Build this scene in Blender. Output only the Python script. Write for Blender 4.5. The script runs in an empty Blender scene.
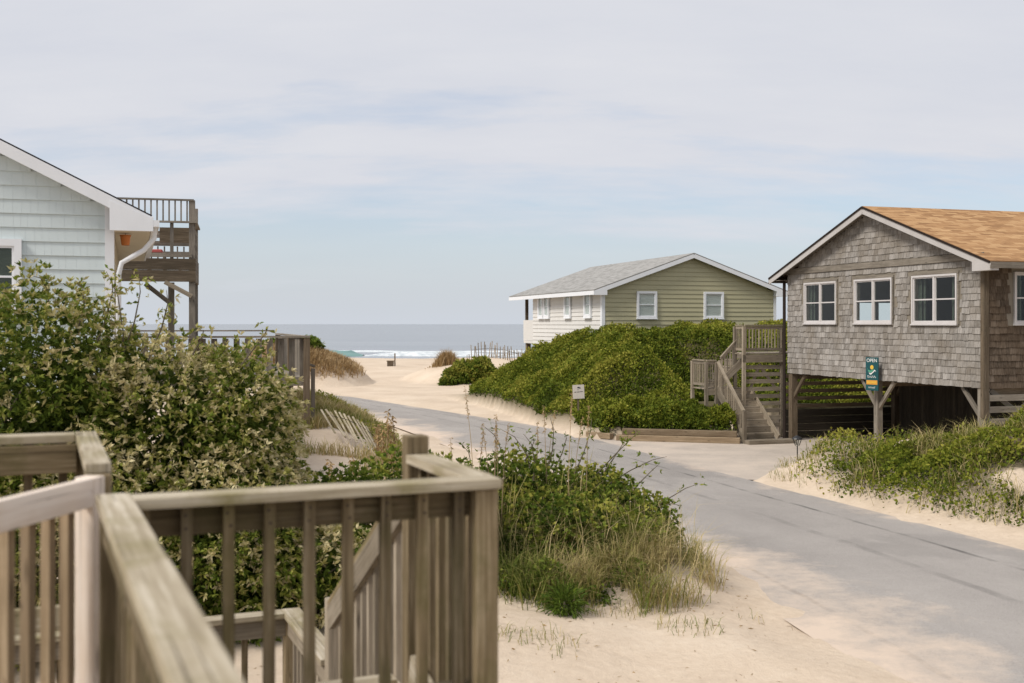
import bpy, math, random
import numpy as np
from mathutils import Vector as V
R = math.radians
random.seed(7)
rng = np.random.default_rng(11)
scn = bpy.context.scene
col = scn.collection
EYE = 3.7
F = 1110.0                                   # focal length in pixels, camera level with a lens shift

# ------------------------------------------------------------------ tags
def tag(o, label=None, cat=None, group=None, kind=None):
    if label: o['label'] = label
    if cat: o['category'] = cat
    if group: o['group'] = group
    if kind: o['kind'] = kind
    return o

def empty(name, loc, label, cat, group=None):
    o = bpy.data.objects.new(name, None); o.empty_display_size = .2
    col.objects.link(o); o.location = loc
    return tag(o, label, cat, group)

def root_loc(o):
    l = V((0, 0, 0))
    while o: l += o.location; o = o.parent
    return l

# ------------------------------------------------------------------ mesh collector
class MB:
    def __init__(s): s.v = []; s.f = []; s.uv = []; s.t = []; s.mi = {}; s.extra = []
    def face(s, pts, uvs, t):
        b = len(s.v); s.v += [tuple(p) for p in pts]
        s.f.append(tuple(range(b, b + len(pts)))); s.uv += uvs; s.t += [t] * len(pts)
    def hexa(s, c, t=None):
        """c: 8 corners, 0-3 bottom ring, 4-7 top ring; the length runs 0->1"""
        if t is None: t = random.random()
        b = len(s.v); s.v += [tuple(p) for p in c]; s.t += [t] * 8
        L = (V(c[1]) - V(c[0])).length; W = (V(c[3]) - V(c[0])).length; H = (V(c[4]) - V(c[0])).length
        o, q = random.random() * 37, random.random() * 37
        def rect(a, d, k): return [(o, q + k), (o + a, q + k), (o + a, q + k + d), (o, q + k + d)]
        for idx, r in (((0, 3, 2, 1), [(o, q), (o, q + W), (o + L, q + W), (o + L, q)]), ((4, 5, 6, 7), rect(L, W, .3)),
                       ((0, 1, 5, 4), rect(L, H, .6)), ((2, 3, 7, 6), rect(L, H, .9)),
                       ((1, 2, 6, 5), [(o, q), (o + .02, q + W), (o + .02 + H * .1, q + W), (o + H * .1, q)]),
                       ((3, 0, 4, 7), [(o, q), (o + .02, q + W), (o + .02 + H * .1, q + W), (o + H * .1, q)])):
            s.f.append(tuple(b + i for i in idx)); s.uv += r
    def box(s, o, ax, ay, az, t=None):
        """o corner, three edge vectors (ax = length)"""
        o, ax, ay, az = V(o), V(ax), V(ay), V(az)
        if ax.cross(ay).dot(az) < 0: ay, o = -ay, o + ay
        s.hexa([o, o + ax, o + ax + ay, o + ay, o + az, o + ax + az, o + ax + ay + az, o + ay + az], t)
    def beam(s, p0, p1, w, h, up=(0, 0, 1), t=None):
        """bar from p0 to p1 (centre line); w across, h along up"""
        p0, p1, up = V(p0), V(p1), V(up)
        d = (p1 - p0); dn = d.normalized()
        sd = dn.cross(up)
        if sd.length < 1e-4: sd = dn.cross(V((1, 0, 0)))
        sd.normalize(); u2 = sd.cross(dn).normalized()
        s.box(p0 - sd * w / 2 - u2 * h / 2, d, sd * w, u2 * h, t)
    def tube(s, pts, r, n=8, t=.5):
        pts = [V(p) for p in pts]; rings = []
        for i, p in enumerate(pts):
            d = (pts[min(i + 1, len(pts) - 1)] - pts[max(i - 1, 0)]).normalized()
            a = d.cross(V((.31, .77, .55))).normalized(); b2 = d.cross(a)
            rr = r[i] if isinstance(r, (list, tuple)) else r
            b = len(s.v)
            for k in range(n):
                an = 2 * math.pi * k / n
                s.v.append(tuple(p + (a * math.cos(an) + b2 * math.sin(an)) * rr)); s.t.append(t)
            rings.append(b)
        for i in range(len(rings) - 1):
            for k in range(n):
                k2 = (k + 1) % n
                s.f.append((rings[i] + k, rings[i] + k2, rings[i + 1] + k2, rings[i + 1] + k))
                s.uv += [(i, k / n), (i, (k + 1) / n), (i + 1, (k + 1) / n), (i + 1, k / n)]
        for b in (rings[0], rings[-1]):
            s.f.append(tuple(b + k for k in range(n))); s.uv += [(0, 0)] * n
    def screw(s, p, n, r=.0045):
        a = V(n).normalized(); b = a.cross(V((0, 0, 1))).normalized(); c = a.cross(b); k0 = len(s.f)
        s.box(V(p) - b * r - c * r, b * 2 * r, c * 2 * r, a * .0015, .2)
        for k in range(k0, len(s.f)): s.mi[k] = 1
        s.extra = [M['screw']]
    def build(s, name, m, parent=None, loc=None, bevel=0, smooth=False):
        o0 = root_loc(parent) if parent else V(loc or (0, 0, 0))
        me = bpy.data.meshes.new(name)
        me.from_pydata([(x - o0.x, y - o0.y, z - o0.z) for x, y, z in s.v], [], s.f)
        uv = me.uv_layers.new(name='UVMap')
        uv.data.foreach_set('uv', np.array(s.uv, dtype=np.float32).ravel())
        a = me.attributes.new('tint', 'FLOAT', 'POINT'); a.data.foreach_set('value', np.array(s.t, dtype=np.float32))
        if smooth: me.shade_smooth()
        me.materials.append(m)
        for e in s.extra: me.materials.append(e)
        for k_, i_ in s.mi.items(): me.polygons[k_].material_index = i_
        me.update()
        o = bpy.data.objects.new(name, me); col.objects.link(o)
        if parent: o.parent = parent
        else: o.location = o0
        if bevel:
            b = o.modifiers.new('edge', 'BEVEL'); b.width = bevel; b.segments = 2; b.limit_method = 'ANGLE'
        return o

def np_mesh(name, verts, faces_flat, sizes, m, parent=None, loc=None, tint=None, uv=None, smooth=False):
    """fast mesh; faces_flat = vertex indices, sizes = corners per face"""
    o0 = root_loc(parent) if parent else V(loc or (0, 0, 0))
    verts = np.asarray(verts, np.float32) - np.array(o0[:], np.float32)
    me = bpy.data.meshes.new(name)
    me.vertices.add(len(verts)); me.vertices.foreach_set('co', verts.ravel())
    me.loops.add(len(faces_flat)); me.loops.foreach_set('vertex_index', np.asarray(faces_flat, np.int32))
    sizes = np.asarray(sizes, np.int32)
    me.polygons.add(len(sizes))
    me.polygons.foreach_set('loop_start', np.concatenate([[0], np.cumsum(sizes)[:-1]]).astype(np.int32))
    me.polygons.foreach_set('loop_total', sizes)
    if smooth: me.polygons.foreach_set('use_smooth', np.ones(len(sizes), bool))
    if tint is not None:
        a = me.attributes.new('tint', 'FLOAT', 'POINT'); a.data.foreach_set('value', np.asarray(tint, np.float32))
    if uv is not None:
        l = me.uv_layers.new(name='UVMap'); l.data.foreach_set('uv', np.asarray(uv, np.float32)[np.asarray(faces_flat)].ravel())
    me.materials.append(m); me.update(calc_edges=True); me.validate()
    o = bpy.data.objects.new(name, me); col.objects.link(o)
    if parent: o.parent = parent
    else: o.location = o0
    return o

# ------------------------------------------------------------------ node helpers
def newmat(name):
    m = bpy.data.materials.new(name); m.use_nodes = True
    nt = m.node_tree; b = nt.nodes['Principled BSDF']
    b.inputs['Specular IOR Level'].default_value = .3
    return m, nt, b
def N(nt, t, **kw):
    n = nt.nodes.new(t)
    for k, v in kw.items():
        if k in n.inputs.keys(): n.inputs[k].default_value = v
        else: setattr(n, k, v)
    return n
def ramp(nt, src, stops):
    r = nt.nodes.new('ShaderNodeValToRGB'); e = r.color_ramp.elements
    while len(e) < len(stops): e.new(.5)
    for i, (p, c) in enumerate(stops):
        e[i].position = p; e[i].color = (*c, 1) if len(c) == 3 else c
    nt.links.new(src, r.inputs[0]); return r.outputs[0]
def mixc(nt, f, a, b, mode='MIX'):
    n = nt.nodes.new('ShaderNodeMix'); n.data_type = 'RGBA'; n.blend_type = mode
    for s, v in ((n.inputs[0], f), (n.inputs[6], a), (n.inputs[7], b)):
        if isinstance(v, (int, float)): s.default_value = v
        elif isinstance(v, tuple): s.default_value = (*v, 1)
        else: nt.links.new(v, s)
    return n.outputs[2]
def math_(nt, op, a, b=0., c=None):
    n = nt.nodes.new('ShaderNodeMath'); n.operation = op
    for i, v in enumerate((a, b, c)):
        if v is None: continue
        if isinstance(v, (int, float)): n.inputs[i].default_value = v
        else: nt.links.new(v, n.inputs[i])
    return n.outputs[0]
def noise(nt, vec, scale, detail=4, rough=.55, mapscale=None):
    if mapscale:
        mp = N(nt, 'ShaderNodeMapping'); mp.inputs['Scale'].default_value = mapscale
        nt.links.new(vec, mp.inputs[0]); vec = mp.outputs[0]
    n = N(nt, 'ShaderNodeTexNoise', Scale=scale, Detail=detail, Roughness=rough)
    nt.links.new(vec, n.inputs['Vector']); return n.outputs['Fac']
def bump(nt, b, h, strength, dist):
    n = N(nt, 'ShaderNodeBump', Strength=strength, Distance=dist)
    nt.links.new(h, n.inputs['Height']); nt.links.new(n.outputs[0], b.inputs['Normal'])
def tintnode(nt):
    return N(nt, 'ShaderNodeAttribute', attribute_name='tint').outputs['Fac']

def wood(name, dark, mid, light, stain=(.12, .12, .06), stain_amt=.4, rough=.85, vary=.35):
    m, nt, b = newmat(name)
    tc = N(nt, 'ShaderNodeTexCoord'); uv = tc.outputs['UV']; ob = N(nt, 'ShaderNodeNewGeometry').outputs['Position']
    g = noise(nt, uv, 1, 5, .65, (2.2, 46, 1)); g2 = noise(nt, uv, 1, 3, .5, (.9, 9, 1))
    gg = math_(nt, 'ADD', math_(nt, 'MULTIPLY', g, .6), math_(nt, 'MULTIPLY', g2, .4))
    c = ramp(nt, gg, [(.3, dark), (.5, mid), (.68, light)])
    st = ramp(nt, noise(nt, ob, 2.6, 6, .65), [(.48, (0, 0, 0)), (.68, (stain_amt,) * 3)])
    c = mixc(nt, st, c, stain)
    sp = ramp(nt, noise(nt, uv, 1, 2, .5, (9, 30, 1)), [(.70, (0, 0, 0)), (.76, (.5, .5, .5))])
    c = mixc(nt, sp, c, tuple(x * .5 for x in dark))
    ck = ramp(nt, noise(nt, uv, 1, 2, .6, (.8, 85, 1)), [(.62, (0, 0, 0)), (.68, (.75, .75, .75))])
    c = mixc(nt, ck, c, tuple(x * .45 for x in dark))
    kn = N(nt, 'ShaderNodeTexVoronoi', feature='F1', Scale=1.0); mp_ = N(nt, 'ShaderNodeMapping'); mp_.inputs['Scale'].default_value = (2.2, 9, 1); nt.links.new(uv, mp_.inputs[0]); nt.links.new(mp_.outputs[0], kn.inputs['Vector'])
    kk = ramp(nt, kn.outputs['Distance'], [(.06, (.8, .8, .8)), (.14, (0, 0, 0))])
    c = mixc(nt, kk, c, tuple(x * .6 for x in dark))
    br = N(nt, 'ShaderNodeMapRange'); br.inputs[3].default_value = 1 - vary; br.inputs[4].default_value = 1 + vary
    nt.links.new(tintnode(nt), br.inputs[0])
    sc_ = N(nt, 'ShaderNodeVectorMath', operation='SCALE')
    nt.links.new(c, sc_.inputs[0]); nt.links.new(br.outputs[0], sc_.inputs['Scale'])
    nt.links.new(sc_.outputs[0], b.inputs['Base Color'])
    b.inputs['Roughness'].default_value = rough
    bump(nt, b, gg, .5, .004)
    return m

def paint(name, c, rough=.5, dirt=.12, scale=1.5, spec=.35):
    m, nt, b = newmat(name)
    pos = N(nt, 'ShaderNodeNewGeometry').outputs['Position']
    n = noise(nt, pos, scale, 6, .65)
    n2 = noise(nt, pos, 1, 4, .6, (3, 3, .5))
    k = ramp(nt, math_(nt, 'ADD', math_(nt, 'MULTIPLY', n, .5), math_(nt, 'MULTIPLY', n2, .5)), [(.4, (0, 0, 0)), (.7, (1, 1, 1))])
    k = math_(nt, 'MULTIPLY', k, dirt)
    t = mixc(nt, k, c, (c[0] * .45, c[1] * .42, c[2] * .36))
    t = mixc(nt, math_(nt, 'MULTIPLY', tintnode(nt), .10), t, (c[0] * .5, c[1] * .5, c[2] * .5))
    nt.links.new(t, b.inputs['Base Color'])
    b.inputs['Roughness'].default_value = rough; b.inputs['Specular IOR Level'].default_value = spec
    bump(nt, b, noise(nt, pos, 60, 3), .08, .002)
    return m

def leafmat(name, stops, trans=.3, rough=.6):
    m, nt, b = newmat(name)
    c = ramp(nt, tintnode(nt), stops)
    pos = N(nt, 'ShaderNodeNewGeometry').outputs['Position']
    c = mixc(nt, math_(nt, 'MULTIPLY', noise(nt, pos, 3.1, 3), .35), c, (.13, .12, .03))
    nt.links.new(c, b.inputs['Base Color']); b.inputs['Roughness'].default_value = rough
    b.inputs['Specular IOR Level'].default_value = .10
    tr = N(nt, 'ShaderNodeBsdfTranslucent'); nt.links.new(c, tr.inputs[0])
    mx = N(nt, 'ShaderNodeMixShader'); mx.inputs[0].default_value = trans
    out = nt.nodes['Material Output']
    nt.links.new(b.outputs[0], mx.inputs[1]); nt.links.new(tr.outputs[0], mx.inputs[2]); nt.links.new(mx.outputs[0], out.inputs[0])
    return m

M = {}
M['deckwood'] = wood('weathered_deck_wood', (.062, .042, .020), (.175, .130, .073), (.355, .285, .19), (.095, .082, .028), .75)
M['capwood'] = wood('bleached_rail_wood', (.17, .13, .078), (.37, .31, .22), (.58, .515, .415), (.19, .16, .06), .85, vary=.12)
M['newwood'] = wood('new_gate_wood', (.60, .47, .37), (.79, .67, .57), (.87, .78, .70), (.62, .47, .33), .35, .7, .08)
M['orangewood'] = wood('fresh_baluster_wood', (.17, .115, .065), (.31, .225, .14), (.46, .35, .235), (.20, .145, .08), .5, .75, .2)
M['greywood'] = wood('silvered_wood', (.115, .095, .075), (.215, .185, .15), (.34, .30, .25), (.12, .105, .075), .4)
M['tanwood'] = wood('tan_stair_wood', (.14, .112, .080), (.27, .222, .165), (.40, .345, .27), (.16, .13, .085), .5)
M['brownwood'] = wood('brown_beam_wood', (.065, .045, .028), (.135, .10, .066), (.235, .185, .13), (.10, .08, .05), .45)
M['timberwood'] = wood('edging_timber_wood', (.11, .075, .045), (.22, .16, .10), (.34, .265, .18), (.17, .13, .08), .4)
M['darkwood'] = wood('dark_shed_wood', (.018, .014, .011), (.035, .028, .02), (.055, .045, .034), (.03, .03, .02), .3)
M['trimwhite'] = paint('white_trim', (.78, .79, .815), .45, .12)
M['trimgrey'] = paint('pale_grey_trim', (.50, .47, .45), .55, .3)
M['framegrey'] = paint('weathered_window_frame', (.58, .55, .54), .5, .25, 4)
M['mint'] = paint('pale_mint_siding', (.60, .665, .67), .5, .08)
M['creamshade'] = paint('shaded_side_cream', (.62, .55, .42), .6, .12)  # puts the shade on the mint house's side wall and soffit into colour
M['sage'] = paint('sage_siding', (.43, .40, .255), .55, .10)
M['whiteandglare'] = paint('white_and_glare_siding', (.66, .64, .61), .6, .12)  # white porch wall; on the side wall, sun glare put into the colour
M['pipe'] = paint('dark_pipe', (.028, .020, .016), .8, .3, spec=.1)
M['screw'] = paint('rusty_screw', (.05, .032, .022), .6, .3)
M['metal'] = paint('galvanised_latch', (.10, .11, .12), .4, .3)
M['orange'] = paint('orange_glaze', (.62, .20, .05), .5, .15)
M['red'] = paint('faded_red_cloth', (.55, .13, .12), .8, .15)
M['signteal'] = paint('sign_teal', (.012, .075, .085), .4, .1)
M['signgreen'] = paint('sign_green', (.08, .30, .20), .4, .05)
M['signyellow'] = paint('sign_yellow', (.70, .45, .06), .4, .05)
M['signorange'] = paint('sign_orange', (.62, .30, .05), .4, .05)
M['signred'] = paint('sign_red', (.40, .10, .05), .4, .05)
M['signwhite'] = paint('sign_white', (.75, .76, .74), .4, .08)
M['notice'] = paint('notice_board', (.55, .50, .45), .6, .25, 6)
M['ink'] = paint('ink', (.03, .03, .035), .6, 0)
M['black'] = paint('lamp_black', (.02, .02, .022), .4, .1)
M['blind'] = paint('blind_fabric', (.60, .61, .60), .7, .08)
M['curtain'] = paint('curtain_and_reflection_green', (.055, .068, .050), .8, .2)  # curtain cloth; on the mint house blind it paints dark pane reflections
M['interior'] = paint('interior_wall', (.22, .19, .15), .8, .1)

def glass(name, tintc=(.75, .82, .82), refl=.16):
    m, nt, b = newmat(name)
    nt.nodes.remove(b)
    tr = N(nt, 'ShaderNodeBsdfTransparent'); tr.inputs[0].default_value = (*tintc, 1)
    gl = N(nt, 'ShaderNodeBsdfGlossy', Roughness=.03)
    pos = N(nt, 'ShaderNodeNewGeometry').outputs['Position']
    bn = N(nt, 'ShaderNodeBump', Strength=.03, Distance=.02); nt.links.new(noise(nt, pos, 2.5, 2), bn.inputs['Height'])
    nt.links.new(bn.outputs[0], gl.inputs['Normal'])
    fr = N(nt, 'ShaderNodeLayerWeight', Blend=.5)
    f = math_(nt, 'ADD', math_(nt, 'MULTIPLY', math_(nt, 'POWER', fr.outputs['Facing'], 4.0), .5), refl * .5)
    mx = N(nt, 'ShaderNodeMixShader'); nt.links.new(f, mx.inputs[0])
    nt.links.new(tr.outputs[0], mx.inputs[1]); nt.links.new(gl.outputs[0], mx.inputs[2])
    nt.links.new(mx.outputs[0], nt.nodes['Material Output'].inputs[0])
    return m
M['glass'] = glass('window_glass', (.955, .975, .965), .05)

def shinglemat(name, stops, warm, amt):
    m, nt, b = newmat(name)
    uv = N(nt, 'ShaderNodeTexCoord').outputs['UV']; pos = N(nt, 'ShaderNodeNewGeometry').outputs['Position']
    c = ramp(nt, tintnode(nt), stops)
    g = noise(nt, pos, 1, 4, .6, (40, 40, 5))
    c = mixc(nt, .5, c, ramp(nt, g, [(.3, stops[0][1]), (.7, stops[-1][1])]))
    w = ramp(nt, noise(nt, pos, 1.1, 5, .6), [(.42, (0, 0, 0)), (.68, (amt,) * 3)])
    c = mixc(nt, w, c, warm)
    nt.links.new(c, b.inputs['Base Color']); b.inputs['Roughness'].default_value = .9
    b.inputs['Specular IOR Level'].default_value = .15
    bump(nt, b, g, .5, .004)
    return m
M['shingle'] = shinglemat('silver_cedar_shingle', [(0, (.105, .092, .078)), (.3, (.205, .187, .168)), (.7, (.315, .292, .268)), (1, (.45, .42, .39))], (.19, .155, .115), .5)
M['shingleshaded'] = shinglemat('shaded_brown_shingle', [(0, (.035, .023, .014)), (.4, (.072, .050, .033)), (.8, (.135, .10, .072)), (1, (.22, .175, .135))], (.085, .055, .033), .6)  # brown shingles, darkened to put the side wall's shade into the colour

def roofmat(name, a, b2, c2, sc=1.0):
    m, nt, b = newmat(name)
    uv = N(nt, 'ShaderNodeTexCoord').outputs['UV']
    br = N(nt, 'ShaderNodeTexBrick'); br.offset = .5
    for k, v in (('Scale', 1.), ('Mortar Size', .006), ('Mortar Smooth', .2), ('Brick Width', .34), ('Row Height', .145), ('Bias', 0.)): br.inputs[k].default_value = v
    br.inputs['Color1'].default_value = (0, 0, 0, 1); br.inputs['Color2'].default_value = (1, 1, 1, 1); br.inputs['Mortar'].default_value = (.1, .1, .1, 1)
    nt.links.new(uv, br.inputs['Vector'])
    n = noise(nt, uv, 1, 5, .75, (3.0, 7, 1)); n2 = noise(nt, uv, .35, 6, .7)
    f = math_(nt, 'ADD', math_(nt, 'MULTIPLY', br.outputs['Color'], .35), math_(nt, 'ADD', math_(nt, 'MULTIPLY', n, .45), math_(nt, 'MULTIPLY', n2, .25)))
    c = ramp(nt, f, [(.25, a), (.5, b2), (.8, c2)])
    nt.links.new(c, b.inputs['Base Color']); b.inputs['Roughness'].default_value = .95
    b.inputs['Specular IOR Level'].default_value = .12
    bump(nt, b, br.outputs['Color'], .3, .01)
    return m
M['roofgold'] = roofmat('golden_roof_shingle', (.19, .10, .047), (.37, .21, .10), (.52, .335, .175))
M['roofgrey'] = roofmat('grey_roof_shingle', (.20, .195, .185), (.30, .29, .275), (.38, .37, .355))
M['roofdark'] = roofmat('charcoal_roof_shingle', (.03, .03, .034), (.05, .05, .055), (.08, .08, .085))

# ------------------------------------------------------------------ terrain
def vnoise(x, y, s, seed=0):
    x = np.asarray(x, float) / s + seed * 17.31; y = np.asarray(y, float) / s - seed * 9.77
    xi, yi = np.floor(x), np.floor(y); fx, fy = x - xi, y - yi
    fx, fy = fx * fx * (3 - 2 * fx), fy * fy * (3 - 2 * fy)
    def h(a, b):
        t = np.sin(a * 127.1 + b * 311.7 + seed * 74.7) * 43758.5453
        return t - np.floor(t)
    return (h(xi, yi) * (1 - fx) + h(xi + 1, yi) * fx) * (1 - fy) + (h(xi, yi + 1) * (1 - fx) + h(xi + 1, yi + 1) * fx) * fy
def sm(a, b, x):
    t = np.clip((np.asarray(x, float) - a) / (b - a), 0, 1); return t * t * (3 - 2 * t)

# the street grid: house frame origin H, u to the right-back, w away
H = np.array([8.8, 35.4]); GU = np.array([.957, .289]); GW = np.array([-.289, .957])
def G(u, w, z): return V((H[0] + GU[0] * u + GW[0] * w, H[1] + GU[1] * u + GW[1] * w, z))
def to_uw(x, y):
    dx, dy = np.asarray(x) - H[0], np.asarray(y) - H[1]
    return dx * GU[0] + dy * GU[1], dx * GW[0] + dy * GW[1]

ROADL = np.array([(4.9, -30), (4.6, 0), (4.3, 8), (3.85, 11), (3.25, 14.9), (2.5, 18.6), (1.0, 24), (-.6, 29.5), (-3.0, 36.5), (-5.0, 42), (-8.2, 50), (-12.0, 57), (-18, 64)], float)
ROADR = np.array([(13.5, -30), (12.2, 0), (11.3, 8), (10.5, 11), (9.4, 14.9), (8.35, 18.1), (6.9, 22.6), (5.5, 26.5), (3.9, 31.5), (1.5, 39.2), (-2.6, 46.4), (-7.8, 55.6), (-14, 66)], float)
def resample(P, n):
    d = np.concatenate([[0], np.cumsum(np.hypot(*np.diff(P, axis=0).T))]); t = np.linspace(0, d[-1], 4 * n)
    Q = np.stack([np.interp(t, d, P[:, 0]), np.interp(t, d, P[:, 1])], 1)
    for _ in range(6):                                             # smooth the corners
        k = 5; Z = np.pad(Q, ((k, k), (0, 0)), 'edge'); Q = np.stack([np.convolve(Z[:, i], np.ones(2 * k + 1) / (2 * k + 1), 'valid') for i in (0, 1)], 1)
    return Q[::4]
RL, RR = resample(ROADL, 120), resample(ROADR, 120)
RC = (RL + RR) / 2; RHW = np.hypot(*(RR - RL).T) / 2
def road_sd(x, y):
    sh = np.shape(x); x = np.ravel(x); y = np.ravel(y); best = np.full(len(x), 1e9)
    for (cx, cy), hw in zip(RC, RHW):
        best = np.minimum(best, np.hypot(x - cx, y - cy) - hw * .93)
    return best.reshape(sh)
DRIVE = np.array([(2.3, 36.1), (3.4, 35.42), (7.0, 34.40), (8.3, 36.0), (16.5, 38), (18, 31.5), (10.2, 30.3), (8.3, 30.6), (6.9, 28.4), (5.9, 26.2), (3.0, 27.5), (1.2, 34)])
def in_poly(x, y, P):
    c = np.zeros(np.shape(x), bool)
    for i in range(len(P)):
        (x1, y1), (x2, y2) = P[i], P[i - 1]
        c ^= ((y1 > y) != (y2 > y)) & (x < (x2 - x1) * (y - y1) / (y2 - y1 + 1e-12) + x1)
    return c
def bumpf(x, y, cx, cy, rx, ry, ang=0, p=1.0):
    ca, sa = math.cos(ang), math.sin(ang); dx, dy = x - cx, y - cy
    q = ((dx * ca + dy * sa) / rx) ** 2 + ((-dx * sa + dy * ca) / ry) ** 2
    return np.clip(1 - q, 0, 1) ** p
def front_line(u):
    return np.where(u < -2.0, -.5 + (-2.0 - u) * .62, -.5 + 3.95 * sm(-2.0, -1.6, u) - 2.6 * sm(.5, 1.2, u))
def mound(x, y):
    u, w = to_uw(x, y)
    u = u + (vnoise(x, y, 2.2, 3) - .5) * .7
    f = np.clip((u + 5.8) / 4.4, 0, 1) ** .6
    d = w - front_line(u)
    g = .26 * sm(0, .6, d) - .08 * sm(2.0, 2.7, d) + .82 * sm(2.5, 7.5, d)
    return 3.08 * f * g * (1 - sm(13, 25, w)) * (1 - sm(9, 13, u))
def height(x, y):
    x = np.asarray(x, float); y = np.asarray(y, float)
    sd = road_sd(x, y)
    rm = sm(-.55, 1.1, sd + (vnoise(x, y, 1.9, 5) - .5) * 1.3 + (vnoise(x, y, .6, 6) - .5) * .5)
    rm = np.maximum(rm, sm(52, 60, y) * .8)
    z = -.05 + rm * (.075 + .10 * vnoise(x, y, 3.5, 1) + .03 * vnoise(x, y, .8, 2)) + rm * .012 * vnoise(x, y, .25, 9)
    dr = in_poly(x, y, DRIVE); u, w = to_uw(x, y)
    flat = (u > -1.1) & (w > -9.5) & (w < 2)
    z = np.where(dr | flat, np.minimum(z, -.03), z)
    z = z + np.where(dr, 0, mound(x, y))
    keep = sm(-.2, 1.2, sd)
    rd = 1.0 * bumpf(x, y, 10.1, 23.4, 5.4, 3.0, R(119), .8) + .8 * bumpf(x, y, 13.0, 20.0, 4.5, 2.8, R(116), .9)
    rd *= 1 + .9 * (vnoise(x, y, 1.9, 4) - .5) + .25 * (vnoise(x, y, .7, 14) - .5)
    z = z + np.where(dr, 0, rd) * keep
    z = z + keep * (.55 * bumpf(x, y, .5, 16.6, 3.0, 3.2, 0, 1) + .35 * bumpf(x, y, -3.5, 12.5, 5, 3.5))
    z = z + keep * 1.25 * bumpf(x, y, -6.6, 34, 9.5, 2.9, R(106), .9) + keep * .7 * bumpf(x, y, -4.2, 24, 5.5, 2.3, R(108), .9)
    z = z + 1.85 * bumpf(x, y, -12.7, 67, 4.3, 5.0, 0, .8) + 1.0 * bumpf(x, y, -19, 70, 8, 8)
    z = z + 1.0 * bumpf(x, y, -3.0, 70, 3.8, 5.5, R(20), .9) + 1.2 * bumpf(x, y, 4.0, 74, 8, 7)
    z = z + (.34 + .2 * vnoise(x, y, 7, 8)) * sm(64, 84, y) - 4.0 * sm(96, 190, y)
    return z
def hz(x, y): return float(height(np.array([x]), np.array([y]))[0])

xs = np.concatenate([-np.geomspace(400, 24, 26), np.arange(-23, 21, .2), np.geomspace(21.5, 400, 28)])
ys = np.concatenate([[-60, -40, -25, -14, -6, -2, 1, 3.5], np.arange(5, 46, .2), np.arange(46.4, 98, .5), np.geomspace(99, 260, 50)])
X, Y = np.meshgrid(xs, ys); Z = height(X, Y)
ny, nx = X.shape
i0 = (np.arange(ny - 1)[:, None] * nx + np.arange(nx - 1)[None]).ravel()
gf = np.stack([i0, i0 + 1, i0 + nx + 1, i0 + nx], 1).ravel()
U_, W_ = to_uw(X, Y)
veg = np.clip(mound(X, Y) * 2.2, 0, 1)
rd_ = np.clip(1.5 * bumpf(X, Y, 10.0, 23.0, 5.1, 2.85, R(119)) + 1.5 * bumpf(X, Y, 13.0, 20.0, 4.2, 2.6, R(116)), 0, 1) * (vnoise(X, Y, .9, 21) > .33)
veg = np.maximum(veg, rd_ * .8)
veg = np.maximum(veg, np.clip(2 * bumpf(X, Y, .4, 16.6, 2.6, 2.7), 0, 1) * .8)
veg = np.maximum(veg, np.clip(2 * bumpf(X, Y, -5.2, 13.3, 3.9, 2.5), 0, 1) * .9)

m, nt, b = newmat('beach_sand')
pos = N(nt, 'ShaderNodeNewGeometry').outputs['Position']
n1 = noise(nt, pos, .45, 6, .6); n2 = noise(nt, pos, 9, 5, .7); n3 = noise(nt, pos, 160, 2, .6)
c = ramp(nt, math_(nt, 'ADD', math_(nt, 'MULTIPLY', n1, .6), math_(nt, 'MULTIPLY', n2, .4)), [(.32, (.50, .395, .295)), (.52, (.61, .495, .38)), (.7, (.68, .57, .45))])
deb = ramp(nt, noise(nt, pos, 22, 3, .75), [(.66, (0, 0, 0)), (.74, (.55, .55, .55))])
c = mixc(nt, deb, c, (.26, .18, .11))
lit = ramp(nt, noise(nt, pos, 14, 5, .7), [(.3, (.05, .045, .022)), (.6, (.12, .10, .05)), (.8, (.24, .18, .10))])
c = mixc(nt, tintnode(nt), c, lit)
nt.links.new(c, b.inputs['Base Color']); b.inputs['Roughness'].default_value = .95; b.inputs['Specular IOR Level'].default_value = .15
fp = N(nt, 'ShaderNodeTexVoronoi', feature='SMOOTH_F1', Scale=2.6); nt.links.new(pos, fp.inputs['Vector'])
fpk = ramp(nt, fp.outputs['Distance'], [(.10, (0, 0, 0)), (.32, (1, 1, 1))])
bump(nt, b, math_(nt, 'ADD', math_(nt, 'MULTIPLY', n2, 1.), math_(nt, 'ADD', math_(nt, 'MULTIPLY', n3, .25), math_(nt, 'MULTIPLY', fpk, .4))), .6, .04)
g = np_mesh('ground', np.stack([X, Y, Z], -1).reshape(-1, 3), gf, np.full(len(i0), 4), m, tint=veg.ravel(), smooth=True)
tag(g, 'pale beach sand rising into dunes', kind='structure')

# road strip
m, nt, b = newmat('old_asphalt')
uv = N(nt, 'ShaderNodeTexCoord').outputs['UV']; pos = N(nt, 'ShaderNodeNewGeometry').outputs['Position']
n1 = noise(nt, pos, .35, 8, .7); n2 = noise(nt, pos, 45, 4, .8)
nl = noise(nt, uv, 1, 5, .6, (.12, 2.2, 1))
f = math_(nt, 'ADD', math_(nt, 'MULTIPLY', n1, .30), math_(nt, 'ADD', math_(nt, 'MULTIPLY', n2, .40), math_(nt, 'MULTIPLY', nl, .3)))
c = ramp(nt, f, [(.36, (.225, .205, .19)), (.5, (.315, .288, .265)), (.64, (.41, .375, .345))])
sep = N(nt, 'ShaderNodeSeparateXYZ'); nt.links.new(uv, sep.inputs[0])
wob = math_(nt, 'MULTIPLY', math_(nt, 'SUBTRACT', noise(nt, uv, 1, 4, .6, (.35, 0, 0)), .5), .05)
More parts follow.
